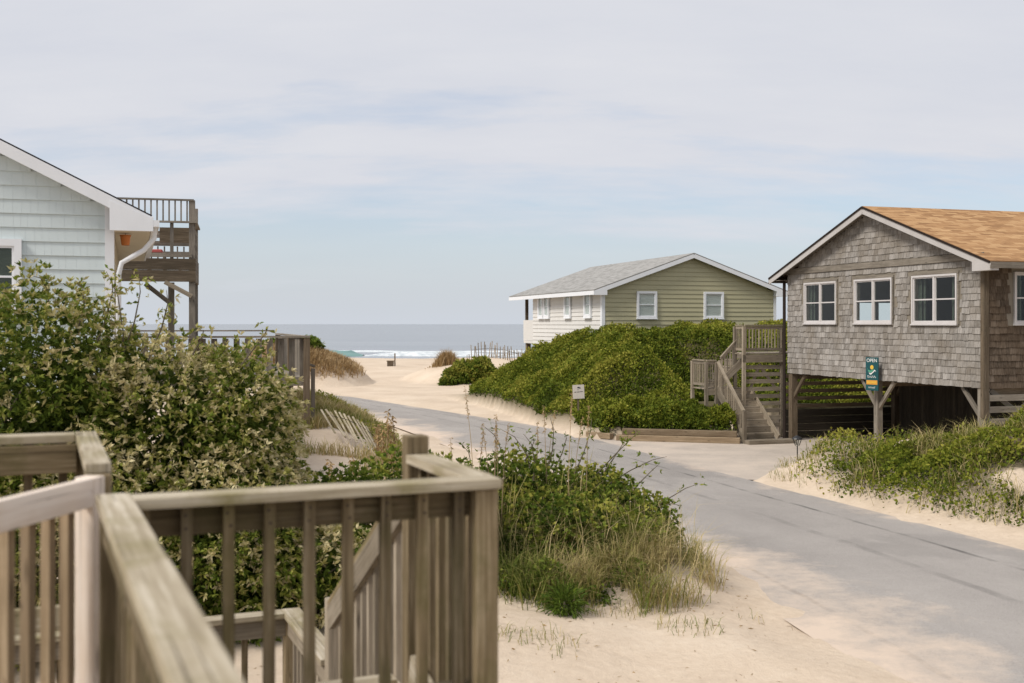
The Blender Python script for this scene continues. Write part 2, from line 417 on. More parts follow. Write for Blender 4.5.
def seam(at, wid, amt, c):
    d = math_(nt, 'ABSOLUTE', math_(nt, 'SUBTRACT', math_(nt, 'ADD', sep.outputs[1], wob), at))
    k = math_(nt, 'MULTIPLY', ramp(nt, math_(nt, 'DIVIDE', d, wid), [(.4, (1, 1, 1)), (1.0, (0, 0, 0))]), math_(nt, 'MULTIPLY', ramp(nt, noise(nt, uv, 1, 5, .7, (.8, 6, 0)), [(.40, (0, 0, 0)), (.62, (1, 1, 1))]), amt))
    return mixc(nt, k, c, (.085, .08, .075))
ag = noise(nt, pos, 130, 2, .8); c = mixc(nt, ramp(nt, ag, [(.56, (0, 0, 0)), (.66, (.65, .65, .65))]), c, (.12, .11, .10)); c = mixc(nt, ramp(nt, ag, [(.33, (.6, .6, .6)), (.43, (0, 0, 0))]), c, (.52, .49, .46))
pt = ramp(nt, noise(nt, uv, 1, 5, .6, (.22, 1.6, 1)), [(.56, (0, 0, 0)), (.60, (.28, .28, .28))]); c = mixc(nt, pt, c, (.20, .185, .172))
c = seam(.80, .013, .8, c); c = seam(.55, .02, .35, c); c = seam(.12, .010, .5, c)
sandk = math_(nt, 'ADD', math_(nt, 'MULTIPLY', noise(nt, pos, .5, 9, .72), 1.2), math_(nt, 'MULTIPLY', math_(nt, 'MAXIMUM', math_(nt, 'SUBTRACT', .34, sep.outputs[1]), math_(nt, 'SUBTRACT', sep.outputs[1], .90)), 1.2))
c = mixc(nt, ramp(nt, sandk, [(.66, (0, 0, 0)), (1.0, (.9, .9, .9))]), c, (.63, .505, .40))
nt.links.new(c, b.inputs['Base Color']); b.inputs['Roughness'].default_value = .9; b.inputs['Specular IOR Level'].default_value = .2
bump(nt, b, n2, .35, .01)
K = 9; rows = [RL + (RR - RL) * k / (K - 1) for k in range(K)]
rv = np.stack(rows, 1); nR = len(RL)
along = np.concatenate([[0], np.cumsum(np.hypot(*np.diff(RC, axis=0).T))])
crown = .012 + .03 * (1 - np.linspace(-1, 1, K) ** 2)
rvz = np.concatenate([rv, np.broadcast_to(crown[None, :, None], (nR, K, 1))], 2).reshape(-1, 3)
ruv = np.stack([np.repeat(along, K), np.tile(np.linspace(0, 1, K), nR)], 1)
i0 = (np.arange(nR - 1)[:, None] * K + np.arange(K - 1)[None]).ravel()
rf = np.stack([i0, i0 + 1, i0 + K + 1, i0 + K], 1).ravel()
road = np_mesh('road', rvz, rf, np.full(len(i0), 4), m, uv=ruv, smooth=True)
tag(road, 'worn grey asphalt street curving to the beach', kind='structure')

m, nt, b = newmat('sandy_concrete')
pos = N(nt, 'ShaderNodeNewGeometry').outputs['Position']
c = ramp(nt, math_(nt, 'ADD', math_(nt, 'MULTIPLY', noise(nt, pos, .6, 6, .65), .7), math_(nt, 'MULTIPLY', noise(nt, pos, 30, 3), .3)), [(.35, (.36, .31, .265)), (.5, (.46, .395, .335)), (.65, (.54, .455, .375))])
nt.links.new(c, b.inputs['Base Color']); b.inputs['Roughness'].default_value = .92; b.inputs['Specular IOR Level'].default_value = .15
bump(nt, b, noise(nt, pos, 40, 3), .3, .01)
dv = [(x, y, .010) for x, y in DRIVE]
dd = np_mesh('driveway', dv, list(range(len(dv)))[::-1], [len(dv)], m)
tag(dd, 'sandy concrete driveway beside the shingled house', kind='structure')

# sea
m, nt, b = newmat('sea_water')
pos = N(nt, 'ShaderNodeNewGeometry').outputs['Position']
n1 = noise(nt, pos, 1, 4, .6, (.012, .05, 1)); n2 = noise(nt, pos, 1, 3, .6, (.15, .5, 1))
c = ramp(nt, n1, [(.35, (.20, .215, .235)), (.65, (.245, .26, .28))])
nt.links.new(c, b.inputs['Base Color']); b.inputs['Roughness'].default_value = .25; b.inputs['Specular IOR Level'].default_value = .5
bump(nt, b, math_(nt, 'ADD', n1, math_(nt, 'MULTIPLY', n2, .4)), .3, 1.0)
SEA = -2.6
xs_ = np.array([-30000, -3000, -400, -100, 100, 400, 3000, 30000.]); ys_ = np.array([150, 260, 500, 2000, 10000, 40000.])
XX, YY = np.meshgrid(xs_, ys_); k = len(xs_); i0 = (np.arange(len(ys_) - 1)[:, None] * k + np.arange(k - 1)[None]).ravel()
sea = np_mesh('water', np.stack([XX, YY, np.full(XX.shape, SEA)], -1).reshape(-1, 3), np.stack([i0, i0 + 1, i0 + k + 1, i0 + k], 1).ravel(), np.full(len(i0), 4), m)
tag(sea, 'grey blue open sea reaching the horizon', kind='structure')

m, nt, b = newmat('sea_foam')
pos = N(nt, 'ShaderNodeNewGeometry').outputs['Position']
c = ramp(nt, noise(nt, pos, 1, 5, .7, (.5, .9, 2)), [(.35, (.36, .41, .44)), (.6, (.70, .72, .73))])
nt.links.new(c, b.inputs['Base Color']); b.inputs['Roughness'].default_value = .9
m_foam = m
M['waveface'] = paint('wave_face', (.17, .29, .275), .35, .1)
def surf(x0, x1, y, wid, ht, seed, m, name='surf', power=1.4, label=None):
    xa = np.arange(x0, x1, 1.2); ya = np.linspace(-1, 1, 13)
    A, B = np.meshgrid(xa, ya)
    w_ = wid * (.35 + 1.1 * vnoise(A, A * 0, 14, seed)); yc = y + 6 * (vnoise(A, A * 0, 30, seed + 1) - .5)
    hh = ht * (1 - B ** 2) * (.2 + 1.2 * vnoise(A, A * 0, 9, seed + 2) ** power) * (.75 + .5 * vnoise(A, B * 9, 1.6, seed + 3)) * sm(x0, x0 + 4, A) * (1 - sm(x1 - 4, x1, A))
    P = np.stack([A, yc + B * w_, SEA - .12 + hh + .14 * (np.abs(B) < .99)], -1).reshape(-1, 3)
    k = len(xa); i0 = (np.arange(len(ya) - 1)[:, None] * k + np.arange(k - 1)[None]).ravel()
    o = np_mesh(name, P, np.stack([i0, i0 + 1, i0 + k + 1, i0 + k], 1).ravel(), np.full(len(i0), 4), m, smooth=True, tint=np.full(len(P), .5))
    return tag(o, label, kind='structure')
surf(-30, 400, 222, 6, .85, 31, m_foam, label='white line of breaking surf')
surf(-160, -37, 226, 4, .35, 33, m_foam)
surf(-200, 400, 188, 3.0, .12, 37, m_foam)
surf(-200, 400, 252, 4.0, .35, 39, m_foam)
surf(-40, -28.0, 219, 2.0, .80, 35, M['waveface'], 'wave', .3, 'teal face of a curling wave')

# ------------------------------------------------------------------ foliage tools
def unit(a): return a / (np.linalg.norm(a, axis=-1, keepdims=True) + 1e-9)
def leaves(name, P, D, L, W, tint, m, parent=None, loc=None, droop=.15):
    """one diamond leaf per point; D = growing direction"""
    n = len(P); D = unit(D); r = unit(rng.normal(size=(n, 3)))
    S = unit(np.cross(D, r)); Nn = np.cross(S, D)
    L = np.broadcast_to(L, n)[:, None]; W = np.broadcast_to(W, n)[:, None]
    mid = P + D * L * .45
    v = np.stack([P, mid + S * W * .5 + Nn * W * .12, P + D * L - np.array([0, 0, 1.]) * L * droop, mid - S * W * .5 + Nn * W * .12], 1).reshape(-1, 3)
    return np_mesh(name, v, np.arange(4 * n), np.full(n, 4), m, parent, loc, tint=np.repeat(tint, 4))
def blades(name, P, Hh, lean, W, tint, m, parent=None, loc=None):
    n = len(P); az = rng.uniform(0, 2 * np.pi, n); d = np.stack([np.cos(az), np.sin(az), np.zeros(n)], 1)
    sa = az + np.pi / 2 + rng.normal(0, .5, n); s = np.stack([np.cos(sa), np.sin(sa), np.zeros(n)], 1)
    Hh = np.broadcast_to(Hh, n)[:, None]; lean = np.broadcast_to(lean, n)[:, None] * rng.uniform(.3, 1.2, (n, 1)); W = np.broadcast_to(W, n)[:, None]
    up = np.array([0, 0, 1.]); m1 = P + up * Hh * .55 + d * Hh * lean * .3; tip = P + up * Hh * (1 - .35 * lean) + d * Hh * lean
    v = np.stack([P - s * W * .5, P + s * W * .5, m1 + s * W * .4, m1 - s * W * .4, tip], 1).reshape(-1, 3)
    b0 = np.arange(n)[:, None] * 5
    ff = np.concatenate([b0 + np.array([0, 1, 2, 3]), b0 + np.array([3, 2, 4])], 1).ravel()
    return np_mesh(name, v, ff, np.tile([4, 3], n), m, parent, loc, tint=np.repeat(tint, 5))
def lump_points(lumps, n, lo=.72, hi=1.04, keep=.8):
    """points near the outer skin of a union of ellipsoids, with the outward direction"""
    out, dirs = [], []
    L = np.array(lumps, float); area = (L[:, 3] * L[:, 4] + L[:, 3] * L[:, 5] + L[:, 4] * L[:, 5]); k = rng.choice(len(L), size=n * 2, p=area / area.sum())
    d = unit(rng.normal(size=(n * 2, 3))); c = L[k, :3]; rr = L[k, 3:]
    q = rng.uniform(lo, hi, (n * 2, 1)) + .22 * (vnoise(c[:, 0] + d[:, 0] * rr[:, 0], c[:, 2] + d[:, 2] * rr[:, 2] + d[:, 1], .33, 12)[:, None] - .6)
    P = c + d * rr * q; D = unit(d / rr)
    ok = P[:, 2] > height(P[:, 0], P[:, 1]) + .02
    for j in range(len(L)):
        inside = (((P - L[j, :3]) / L[j, 3:]) ** 2).sum(1) < keep ** 2
        ok &= ~(inside & (k != j))
    P, D = P[ok][:n], D[ok][:n]
    return P, D
def whorls(P, D, k, spread=.9):
    n = len(P); Pn = np.repeat(P, k, 0); Dn = unit(np.repeat(D, k, 0) * .75 + rng.normal(size=(n * k, 3)) * spread * .6 + np.array([0, 0, .15]))
    return Pn, Dn
def stems(name, root, lumps, m, n=9, r=.03):
    mb = MB()
    for j in range(n):
        l = lumps[j % len(lumps)]
        bx, by = root.location.x + random.uniform(-.5, .5), root.location.y + random.uniform(-.4, .4)
        tx, ty, tz = l[0] + random.uniform(-.4, .4) * l[3], l[1] + random.uniform(-.4, .4) * l[4], l[2] + random.uniform(-.1, .6) * l[5]
        z0 = hz(bx, by) - .1
        mid = ((bx * .6 + tx * .4) + random.uniform(-.15, .15), (by * .6 + ty * .4) + random.uniform(-.15, .15), z0 + (tz - z0) * .5)
        mb.tube([(bx, by, z0), mid, (tx, ty, tz)], [r * 1.4, r, r * .3], 6, random.random())
    mb.build(name, m, root, smooth=True)
M['bark'] = wood('grey_bark', (.06, .045, .03), (.12, .095, .065), (.20, .165, .12))
M['olive'] = leafmat('silver_olive_leaf', [(0, (.032, .065, .009)), (.32, (.115, .175, .022)), (.48, (.20, .245, .038)), (.64, (.37, .36, .09)), (.82, (.60, .52, .26)), (1, (.76, .66, .40))])
M['green'] = leafmat('green_leaf', [(0, (.022, .052, .008)), (.4, (.085, .150, .018)), (.75, (.20, .255, .035)), (1, (.38, .36, .07))])
M['cover'] = leafmat('ground_cover_leaf', [(0, (.020, .042, .006)), (.35, (.095, .145, .014)), (.7, (.235, .265, .028)), (1, (.40, .37, .065))])
M['grass'] = leafmat('dune_grass_blade', [(0, (.045, .085, .012)), (.4, (.16, .20, .035)), (.65, (.36, .30, .11)), (1, (.60, .47, .26))], .2)
M['drygrass'] = leafmat('dry_grass_blade', [(0, (.20, .12, .05)), (.5, (.42, .27, .13)), (1, (.62, .46, .28))], .2)

def shrub(name, label, lumps, n, k, L, W, mat, tfun, group=None, cat='shrub', lo=.72, hi=1.05, inner=.75, base=None, stem_n=9):
    c = base or (np.mean([l[0] for l in lumps]), np.mean([l[1] for l in lumps]))
    root = empty(name, (c[0], c[1], hz(*c)), label, cat, group)
    P, D = lump_points(lumps, n, lo, hi)
    Pi, Di = lump_points(lumps, int(n * inner), .45, .85, .3)
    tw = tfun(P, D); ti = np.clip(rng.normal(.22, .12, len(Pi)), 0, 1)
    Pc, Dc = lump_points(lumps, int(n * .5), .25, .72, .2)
    leaves('inner_foliage', Pc, rng.normal(0, 1, Pc.shape) + Dc, L * 2.0, W * 2.6, np.clip(rng.normal(.10, .08, len(Pc)), 0, 1), mat, root)  # core leaves tinted dark, painting the shade inside the shrub
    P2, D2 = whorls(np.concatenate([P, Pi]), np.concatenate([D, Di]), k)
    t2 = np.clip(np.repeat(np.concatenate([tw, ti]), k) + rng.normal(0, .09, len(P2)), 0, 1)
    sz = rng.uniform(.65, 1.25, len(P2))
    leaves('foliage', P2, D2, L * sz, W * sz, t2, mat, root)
    stems('stem', root, lumps, M['bark'], stem_n)
    return root

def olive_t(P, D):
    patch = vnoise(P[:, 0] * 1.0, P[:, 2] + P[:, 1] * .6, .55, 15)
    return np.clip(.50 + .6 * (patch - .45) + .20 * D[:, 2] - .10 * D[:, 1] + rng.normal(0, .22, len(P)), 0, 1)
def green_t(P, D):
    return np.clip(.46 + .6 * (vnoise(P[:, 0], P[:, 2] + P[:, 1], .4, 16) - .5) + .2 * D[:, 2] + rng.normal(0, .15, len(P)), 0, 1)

# the tall shrubs behind the deck rail
lumpsA = [(-5.2, 12.2, 2.85, 1.1, 1.2, 1.42), (-6.7, 12.4, 2.4, 1.5, 1.4, 1.5), (-5.9, 10.9, 1.55, 1.5, 1.1, 1.4), (-4.75, 12.0, 2.5, .75, .9, 1.35), (-7.6, 11, 1.3, 1.4, 1.2, 1.3)]
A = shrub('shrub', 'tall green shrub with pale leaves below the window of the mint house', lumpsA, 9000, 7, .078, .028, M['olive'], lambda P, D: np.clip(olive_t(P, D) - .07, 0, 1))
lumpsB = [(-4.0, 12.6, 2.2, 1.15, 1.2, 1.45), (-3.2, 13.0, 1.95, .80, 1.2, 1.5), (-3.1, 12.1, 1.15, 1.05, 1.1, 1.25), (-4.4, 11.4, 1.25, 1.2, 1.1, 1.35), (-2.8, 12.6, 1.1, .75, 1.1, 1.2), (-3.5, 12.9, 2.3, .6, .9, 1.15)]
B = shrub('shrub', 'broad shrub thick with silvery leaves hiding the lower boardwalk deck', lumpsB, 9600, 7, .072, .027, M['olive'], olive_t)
# long loose shoots that break the outline of B and A
def shoots(root, specs, mat):
    PP, DD = [], []
    for (x0, y0, z0), (x1, y1, z1), nn in specs:
        pts = [V((x0, y0, z0)).lerp(V((x1, y1, z1)), t) + V((.10 * math.sin(3 * t), 0, .12 * math.sin(3 * t))) for t in (0, .35, .7, 1)]
        mb = MB(); mb.tube(pts, [.012, .009, .006, .003], 5); mb.build('shoot', M['bark'], root, smooth=True)
        for j in range(nn):
            t = random.uniform(.2, 1); i = min(int(t * 3), 2); p = pts[i].lerp(pts[i + 1], t * 3 - i)
            PP.append(p + V((random.gauss(0, .05), random.gauss(0, .05), random.gauss(0, .05)))); DD.append((random.gauss(0, 1), random.gauss(0, 1), random.gauss(.4, .8)))
    P2, D2 = whorls(np.array(PP), unit(np.array(DD)), 4); sz = rng.uniform(.5, 1.0, len(P2))
    leaves('shoot_leaves', P2, D2, .09 * sz, .034 * sz, np.clip(rng.normal(.66, .2, len(P2)), 0, 1), mat, root)
shoots(B, [((-4.3, 12.2, 3.3), (-4.05, 12.0, 4.22), 26), ((-4.0, 12.2, 3.3), (-3.75, 12.0, 4.05), 18), ((-3.6, 12.4, 3.3), (-3.5, 12.4, 3.62), 10), ((-3.1, 12.6, 3.2), (-2.75, 12.4, 3.62), 12), ((-4.3, 12.2, 3.1), (-4.4, 12.0, 4.25), 20)], M['olive'])
shoots(A, [((-5.1, 12.2, 3.8), (-5.25, 12, 4.22), 16), ((-4.6, 12.2, 3.4), (-4.35, 12.0, 4.2), 30), ((-4.7, 12.0, 3.6), (-4.7, 11.9, 4.15), 20), ((-5.9, 12.0, 3.7), (-6.1, 11.8, 4.22), 14)], M['olive'])
shrub('shrub', 'low dark green shrub at the foot of the silvery shrub, beside the sea oats', [(-1.6, 14.2, 1.15, 1.1, 1.0, .88), (-.95, 14.5, 1.15, .7, 1.0, .85), (-2.5, 13.6, 1.1, .9, .9, .85), (-1.6, 14.0, .5, 1.2, 1.0, .7)], 3600, 5, .075, .036, M['green'], green_t)
shrub('shrub', 'small pale leaved shrub growing low beside the landing of the deck stairs', [(-2.1, 12.2, .85, .75, .6, .75), (-2.8, 11.9, .85, .7, .6, .8)], 1100, 6, .085, .032, M['olive'], lambda P, D: np.clip(olive_t(P, D) + .08, 0, 1))
# roadside thicket right of the deck
lumpsT = [(.1, 16.6, .95, .85, 1.0, .88), (1.2, 17.1, .85, .8, 1.0, .72), (.7, 16.7, .7, .7, .8, .7), (.5, 15.6, .65, 1.3, .9, .7), (-.5, 16.2, .7, .9, 1.0, .85), (1.7, 16.5, .65, .8, .9, .62)]
T = shrub('shrub', 'leafy green roadside shrub with upright shoots standing over dune grass', lumpsT, 4600, 5, .07, .043, M['green'], lambda P, D: np.clip(green_t(P, D) + .1, 0, 1))
shoots(T, [((.3, 16.8, 1.4), (-.2, 16.8, 2.1), 10), ((.6, 16.8, 1.4), (.8, 16.9, 2.05), 9), ((1.2, 17, 1.3), (1.9, 16.8, 2.05), 9), ((1.4, 17, 1.2), (2.3, 16.6, 1.7), 8), ((-.3, 16.4, 1.2), (-.3, 16.2, 1.85), 8), ((1.9, 16.5, .8), (2.7, 16.2, 1.35), 7), ((.1, 16.6, 1.5), (.3, 16.4, 2.0), 8), ((-.1, 16.5, 1.4), (-.45, 16.3, 2.2), 12), ((.5, 16.6, 1.4), (.55, 16.5, 2.3), 12), ((.9, 16.9, 1.3), (1.2, 16.9, 2.25), 12), ((1.3, 16.9, 1.3), (1.75, 17.1, 1.95), 12), ((.3, 16.3, 1.3), (.15, 16.0, 2.1), 12), ((1.6, 16.6, 1.0), (2.2, 16.6, 1.6), 10), ((1.7, 16.4, .8), (2.45, 16.1, 1.05), 9), ((-.6, 16.0, 1.2), (-.75, 15.8, 2.0), 10)], M['green'])

def scatter(n, box, mask):
    """n points (x, y) in box kept with probability mask(x, y)"""
    P = np.zeros((0, 2))
    while len(P) < n:
        x = rng.uniform(box[0], box[1], n * 2); y = rng.uniform(box[2], box[3], n * 2)
        P = np.concatenate([P, np.stack([x, y], 1)[rng.uniform(size=n * 2) < mask(x, y)]])
    return P[:n]
def on_ground(P, dz=0): return np.concatenate([P, (height(P[:, 0], P[:, 1]) + dz)[:, None]], 1)

# dune grass in and round the thicket
msk = lambda x, y: np.clip(1.1 * bumpf(x, y, .8, 15.5, 2.15, 2.35), 0, 1) * np.clip(vnoise(x, y, .5, 40) * 3 - .9, 0, 1) * (road_sd(x, y) > .15)
Pg = on_ground(scatter(13000, (-1.5, 3.2, 13.0, 17.5), msk)); nn = len(Pg)
tt = np.clip(.46 + .7 * (vnoise(Pg[:, 0], Pg[:, 1], .6, 41) - .5) + .17 * (Pg[:, 0] - 1) - .06 * (Pg[:, 1] - 15) + rng.normal(0, .16, nn), 0, 1)
gr = blades('dune_grass', Pg, rng.uniform(.22, .68, nn), rng.uniform(.5, 1.5, nn), .010, tt, M['grass'], loc=(.9, 15, hz(.9, 15)))
tag(gr, 'tangled green and straw dune grass below the roadside shrub', 'grass', kind='stuff')
msk = lambda x, y: (vnoise(x, y, .8, 43) > .72) * (road_sd(x, y) > .1) * 1.0
Ps = on_ground(scatter(420, (-1, 4, 11.6, 14.6), msk))
tag(blades('dune_grass', Ps, rng.uniform(.06, .22, len(Ps)), 1.0, .008, rng.uniform(.2, 1, len(Ps)), M['grass'], loc=(1, 12.6, 0)), 'sparse wisps of grass on the bare sand in front of the roadside shrub', 'grass', kind='stuff')
m_th = lambda x, y: np.clip(1.6 * bumpf(x, y, .3, 15.3, 2.0, 1.9), 0, 1) * np.clip(vnoise(x, y, .45, 44) * 3 - 1.1, 0, 1) * (road_sd(x, y) > .4)
WEEDS = m_th
msk2 = lambda x, y: np.clip(1.2 * bumpf(x, y, .7, 15.8, 2.2, 2.2), 0, 1) * (road_sd(x, y) > .2)
Pg = on_ground(scatter(900, (-1.4, 3.0, 13.4, 17.6), msk2)); nn = len(Pg)
tag(blades('dry_stems', Pg, rng.uniform(.4, 1.15, nn), rng.uniform(.3, 1.5, nn), .009, np.clip(rng.normal(.85, .15, nn), 0, 1), M['grass'], loc=(.9, 15, .5)), 'pale dead stems tangled through the roadside thicket', 'grass', kind='stuff')
# small rounded dark tuft on the sand
c0 = (.63, 13.35); z0 = hz(*c0)
tf = empty('tuft_plant', (c0[0], c0[1], z0), 'small rounded dark green tuft on the sand in front of the thicket', 'plant')
P, D = lump_points([(c0[0], c0[1], z0 + .12, .26, .24, .26)], 900, .2, 1.0)
leaves('foliage', P, unit(D + rng.normal(0, .3, D.shape)), rng.uniform(.07, .16, len(P)), .016, np.clip(rng.normal(.35, .16, len(P)), 0, 1), M['green'], tf)
mb = MB(); mb.tube([(c0[0], c0[1], z0 - .05), (c0[0], c0[1], z0 + .15)], [.03, .012], 6); mb.build('stem', M['bark'], tf)

# sea oats: tall straw stalks with drooping seed heads
def sea_oats(label, x, y, n, h, spread, group='tall sea oats by the road', fine=1.0):
    z = hz(x, y); root = empty('sea_oats', (x, y, z), label, 'sea oats', group)
    P = np.stack([x + rng.normal(0, spread, n * 14), y + rng.normal(0, spread, n * 14)], 1); P = on_ground(P)
    blades('leaf_blades', P, rng.uniform(.3, .75, len(P)) * h, .5, .014, np.clip(rng.normal(.65, .15, len(P)), 0, 1), M['grass'], root)
    for j in range(n):
        mb = MB(); px_, py_ = x + random.gauss(0, spread), y + random.gauss(0, spread); hh = h * random.uniform(.7, 1.05); ax, ay = random.uniform(-.16, .16), random.uniform(-.1, .1)
        pts = [(px_ + ax * t * t, py_ + ay * t * t, z + hh * t) for t in (0, .3, .6, .85, 1)]
        mb.tube(pts, [fine * q_ for q_ in (.013, .012, .010, .007, .004)], 5, random.random()); st = mb.build('stalk', M['drywood'], root)
        q = np.array(pts[3]); e = np.array(pts[4]); k = 44
        Ps = q + (e - q) * rng.uniform(-.4, 1.05, (k, 1)) + rng.normal(0, .010 * fine, (k, 3))
        leaves('seed_head', Ps, np.array([ax, ay, -.3]) + rng.normal(0, .6, (k, 3)), .085 * fine, .026 * fine, np.clip(rng.normal(.6, .2, k), 0, 1), M['drygrass'], st)
M['drywood'] = wood('straw_stalk', (.24, .16, .08), (.38, .27, .15), (.5, .38, .24))
sea_oats('thick clump of tall straw sea oats between the dry bank and the road', -2.0, 18.0, 10, 2.1, .14)
sea_oats('thin short sea oats stalks on the sandy bank by the silvery shrub', -2.75, 17.6, 5, 1.55, .16)
sea_oats('fine sea oats stalks standing against the road beside the tall deck post', -.42, 15.4, 7, 1.9, .30, fine=.5)
sea_oats('fine sea oats stalks rising out of the top of the roadside shrub', .55, 16.9, 7, 2.0, .45, fine=.5)

# twigs, shells and dry leaves lying on the sand
lm = lambda x, y: (road_sd(x, y) > .3) * np.clip(vnoise(x, y, 1.6, 71) * 2 - .7, 0.05, 1)
Pg = on_ground(scatter(900, (-2.5, 8, 9.5, 24), lm), .006); nn = len(Pg)
tag(leaves('beach_litter', Pg, np.stack([rng.normal(size=nn), rng.normal(size=nn), rng.normal(0, .12, nn)], 1), rng.uniform(.02, .10, nn), rng.uniform(.006, .022, nn), rng.uniform(0, .6, nn), M['drygrass'], loc=(1.5, 13, .1), droop=0), 'small twigs and dry leaves scattered over the sand', 'litter', kind='stuff')

# green mound in front of the sage house
def cover(name, label, n, box, mask, hgt, L, mat, loc, bright=.0, scale=1.0, aspect=.55, upb=.8, dry=.0):
    P = scatter(n, box, mask); x, y = P.T
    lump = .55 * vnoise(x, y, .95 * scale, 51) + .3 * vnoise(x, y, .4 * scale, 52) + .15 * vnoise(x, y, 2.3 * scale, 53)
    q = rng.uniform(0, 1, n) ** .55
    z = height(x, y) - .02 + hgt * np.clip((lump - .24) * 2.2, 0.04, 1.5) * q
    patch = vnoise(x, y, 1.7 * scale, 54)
    t = np.clip(.02 + .62 * q * (.25 + 1.3 * lump) + .34 * (patch - .5) + bright + rng.normal(0, .15, n), 0, 1)  # darker low, paler at lump tops: relief shading put into the leaf tint
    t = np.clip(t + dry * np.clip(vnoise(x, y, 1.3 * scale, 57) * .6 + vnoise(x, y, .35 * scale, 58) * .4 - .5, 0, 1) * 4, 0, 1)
    D = rng.normal(0, .75, (n, 3)) + np.array([-.1, -.25, upb])
    sz = rng.uniform(.6, 1.35, n)
    o = leaves(name, np.stack([x, y, z], 1), D, L * sz, L * aspect * sz, t, mat, loc=loc)
    return tag(o, label, 'ground cover', kind='stuff')
def m_main(x, y):
    u, w = to_uw(x, y); d = w - front_line(u)
    return (mound(x, y) > .35) * (d > 2.4) * (w < 22) * (~((u > -1.6) & (w > 12.3))) * (~((u > -2.7) & (u < 1.5) & (w < 3.0)))
def m_berm(x, y):
    u, w = to_uw(x, y); d = w - front_line(u)
    return (u > -5.6) * (u < -2.0) * (d > .15) * (d < 2.8) * (mound(x, y) > .10) * (~((u > -2.3) & (w > 1.1)))
cover('ground_cover', 'small green weeds growing among the dune grass below the roadside shrub', 20000, (-1.6, 2.8, 13.2, 17), WEEDS, .55, .055, M['green'], (.3, 15.2, .5), .12, .5)
a_, b_ = G(-1.5, 8, 0), G(-3.5, 2, 0)
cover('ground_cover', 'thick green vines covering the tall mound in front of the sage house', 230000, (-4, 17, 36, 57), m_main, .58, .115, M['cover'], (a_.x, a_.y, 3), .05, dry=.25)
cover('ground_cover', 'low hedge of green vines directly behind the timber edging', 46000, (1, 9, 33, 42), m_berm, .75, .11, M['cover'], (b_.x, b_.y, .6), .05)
# dune in front of the shingled house
m_rd = lambda x, y: (1 - .9 * bumpf(x, y, 7.9, 25.7, 1.7, 1.4, 0, .6)) * (1 - .8 * bumpf(x, y, 9.3, 20.9, 1.0, .7, 0, .6)) * np.clip(1.5 * bumpf(x, y, 10.0, 23.0, 5.2, 3.0, R(119)) + 1.6 * bumpf(x, y, 13.0, 20.0, 4.2, 2.6, R(116)), 0, 1) * np.clip((vnoise(x, y, .9, 21) * .65 + vnoise(x, y, .3, 22) * .35 - .26) * 5, 0, 1) * np.clip((road_sd(x, y) - .35) / .5, 0, 1) * (~in_poly(x, y, DRIVE))
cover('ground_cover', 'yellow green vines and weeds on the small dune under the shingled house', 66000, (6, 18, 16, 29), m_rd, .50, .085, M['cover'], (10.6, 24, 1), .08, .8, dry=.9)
Pg = on_ground(scatter(9000, (6, 18, 16, 29), lambda x, y: m_rd(x, y) * (vnoise(x, y, .7, 60) > .45))); nn = len(Pg)
tag(blades('dune_grass', Pg, rng.uniform(.25, .75, nn), 1.0, .012, np.clip(rng.normal(.66, .22, nn), 0, 1), M['grass'], loc=(11, 23.6, 1)), 'straw grass mixed through the vines on the dune by the shingled house', 'grass', kind='stuff')
msk = lambda x, y: np.clip(1.6 * bumpf(x, y, 8.4, 25.0, 4.4, 2.2, R(119)), 0, 1) * (vnoise(x, y, .6, 61) > .55) * (road_sd(x, y) > .35) * (~in_poly(x, y, DRIVE))
Pg = on_ground(scatter(1500, (6, 12, 20, 29), msk)); nn = len(Pg)
tag(blades('dune_grass', Pg, rng.uniform(.08, .35, nn), .9, .010, np.clip(rng.normal(.6, .2, nn), 0, 1), M['grass'], loc=(8, 25.5, .3)), 'dry wisps on the sandy toe of the dune beside the driveway', 'grass', kind='stuff')
# dry roadside bank on the left of the road
msk = lambda x, y: np.clip(1.4 * bumpf(x, y, -5.4, 31, 10, 2.5, R(107)), 0, 1) * (vnoise(x, y, 1.2, 62) > .30) * (np.hypot(x + 4.0, y - 25.9) > 1.15) * (road_sd(x, y) > .25)
Pg = on_ground(scatter(17000, (-12, 0, 20, 42), msk)); nn = len(Pg)
tag(blades('dune_grass', Pg, rng.uniform(.15, .5, nn), .8, .016, np.clip(.68 + .6 * (vnoise(Pg[:, 0], Pg[:, 1], 1.5, 63) - .5) + rng.normal(0, .18, nn), 0, 1), M['grass'], loc=(-5.4, 30, 1)), 'straw coloured grass on the sandy bank left of the road', 'grass', kind='stuff')
msk = lambda x, y: np.clip(1.4 * bumpf(x, y, -4.9, 34, 9, 1.1, R(107)), 0, 1) * (vnoise(x, y, 1.1, 64) > .45) * (road_sd(x, y) > .2)
cover('ground_cover', 'green weeds along the left edge of the road', 3600, (-10, -1, 24, 43), msk, .4, .10, M['cover'], (-4.5, 33, .6), .1)
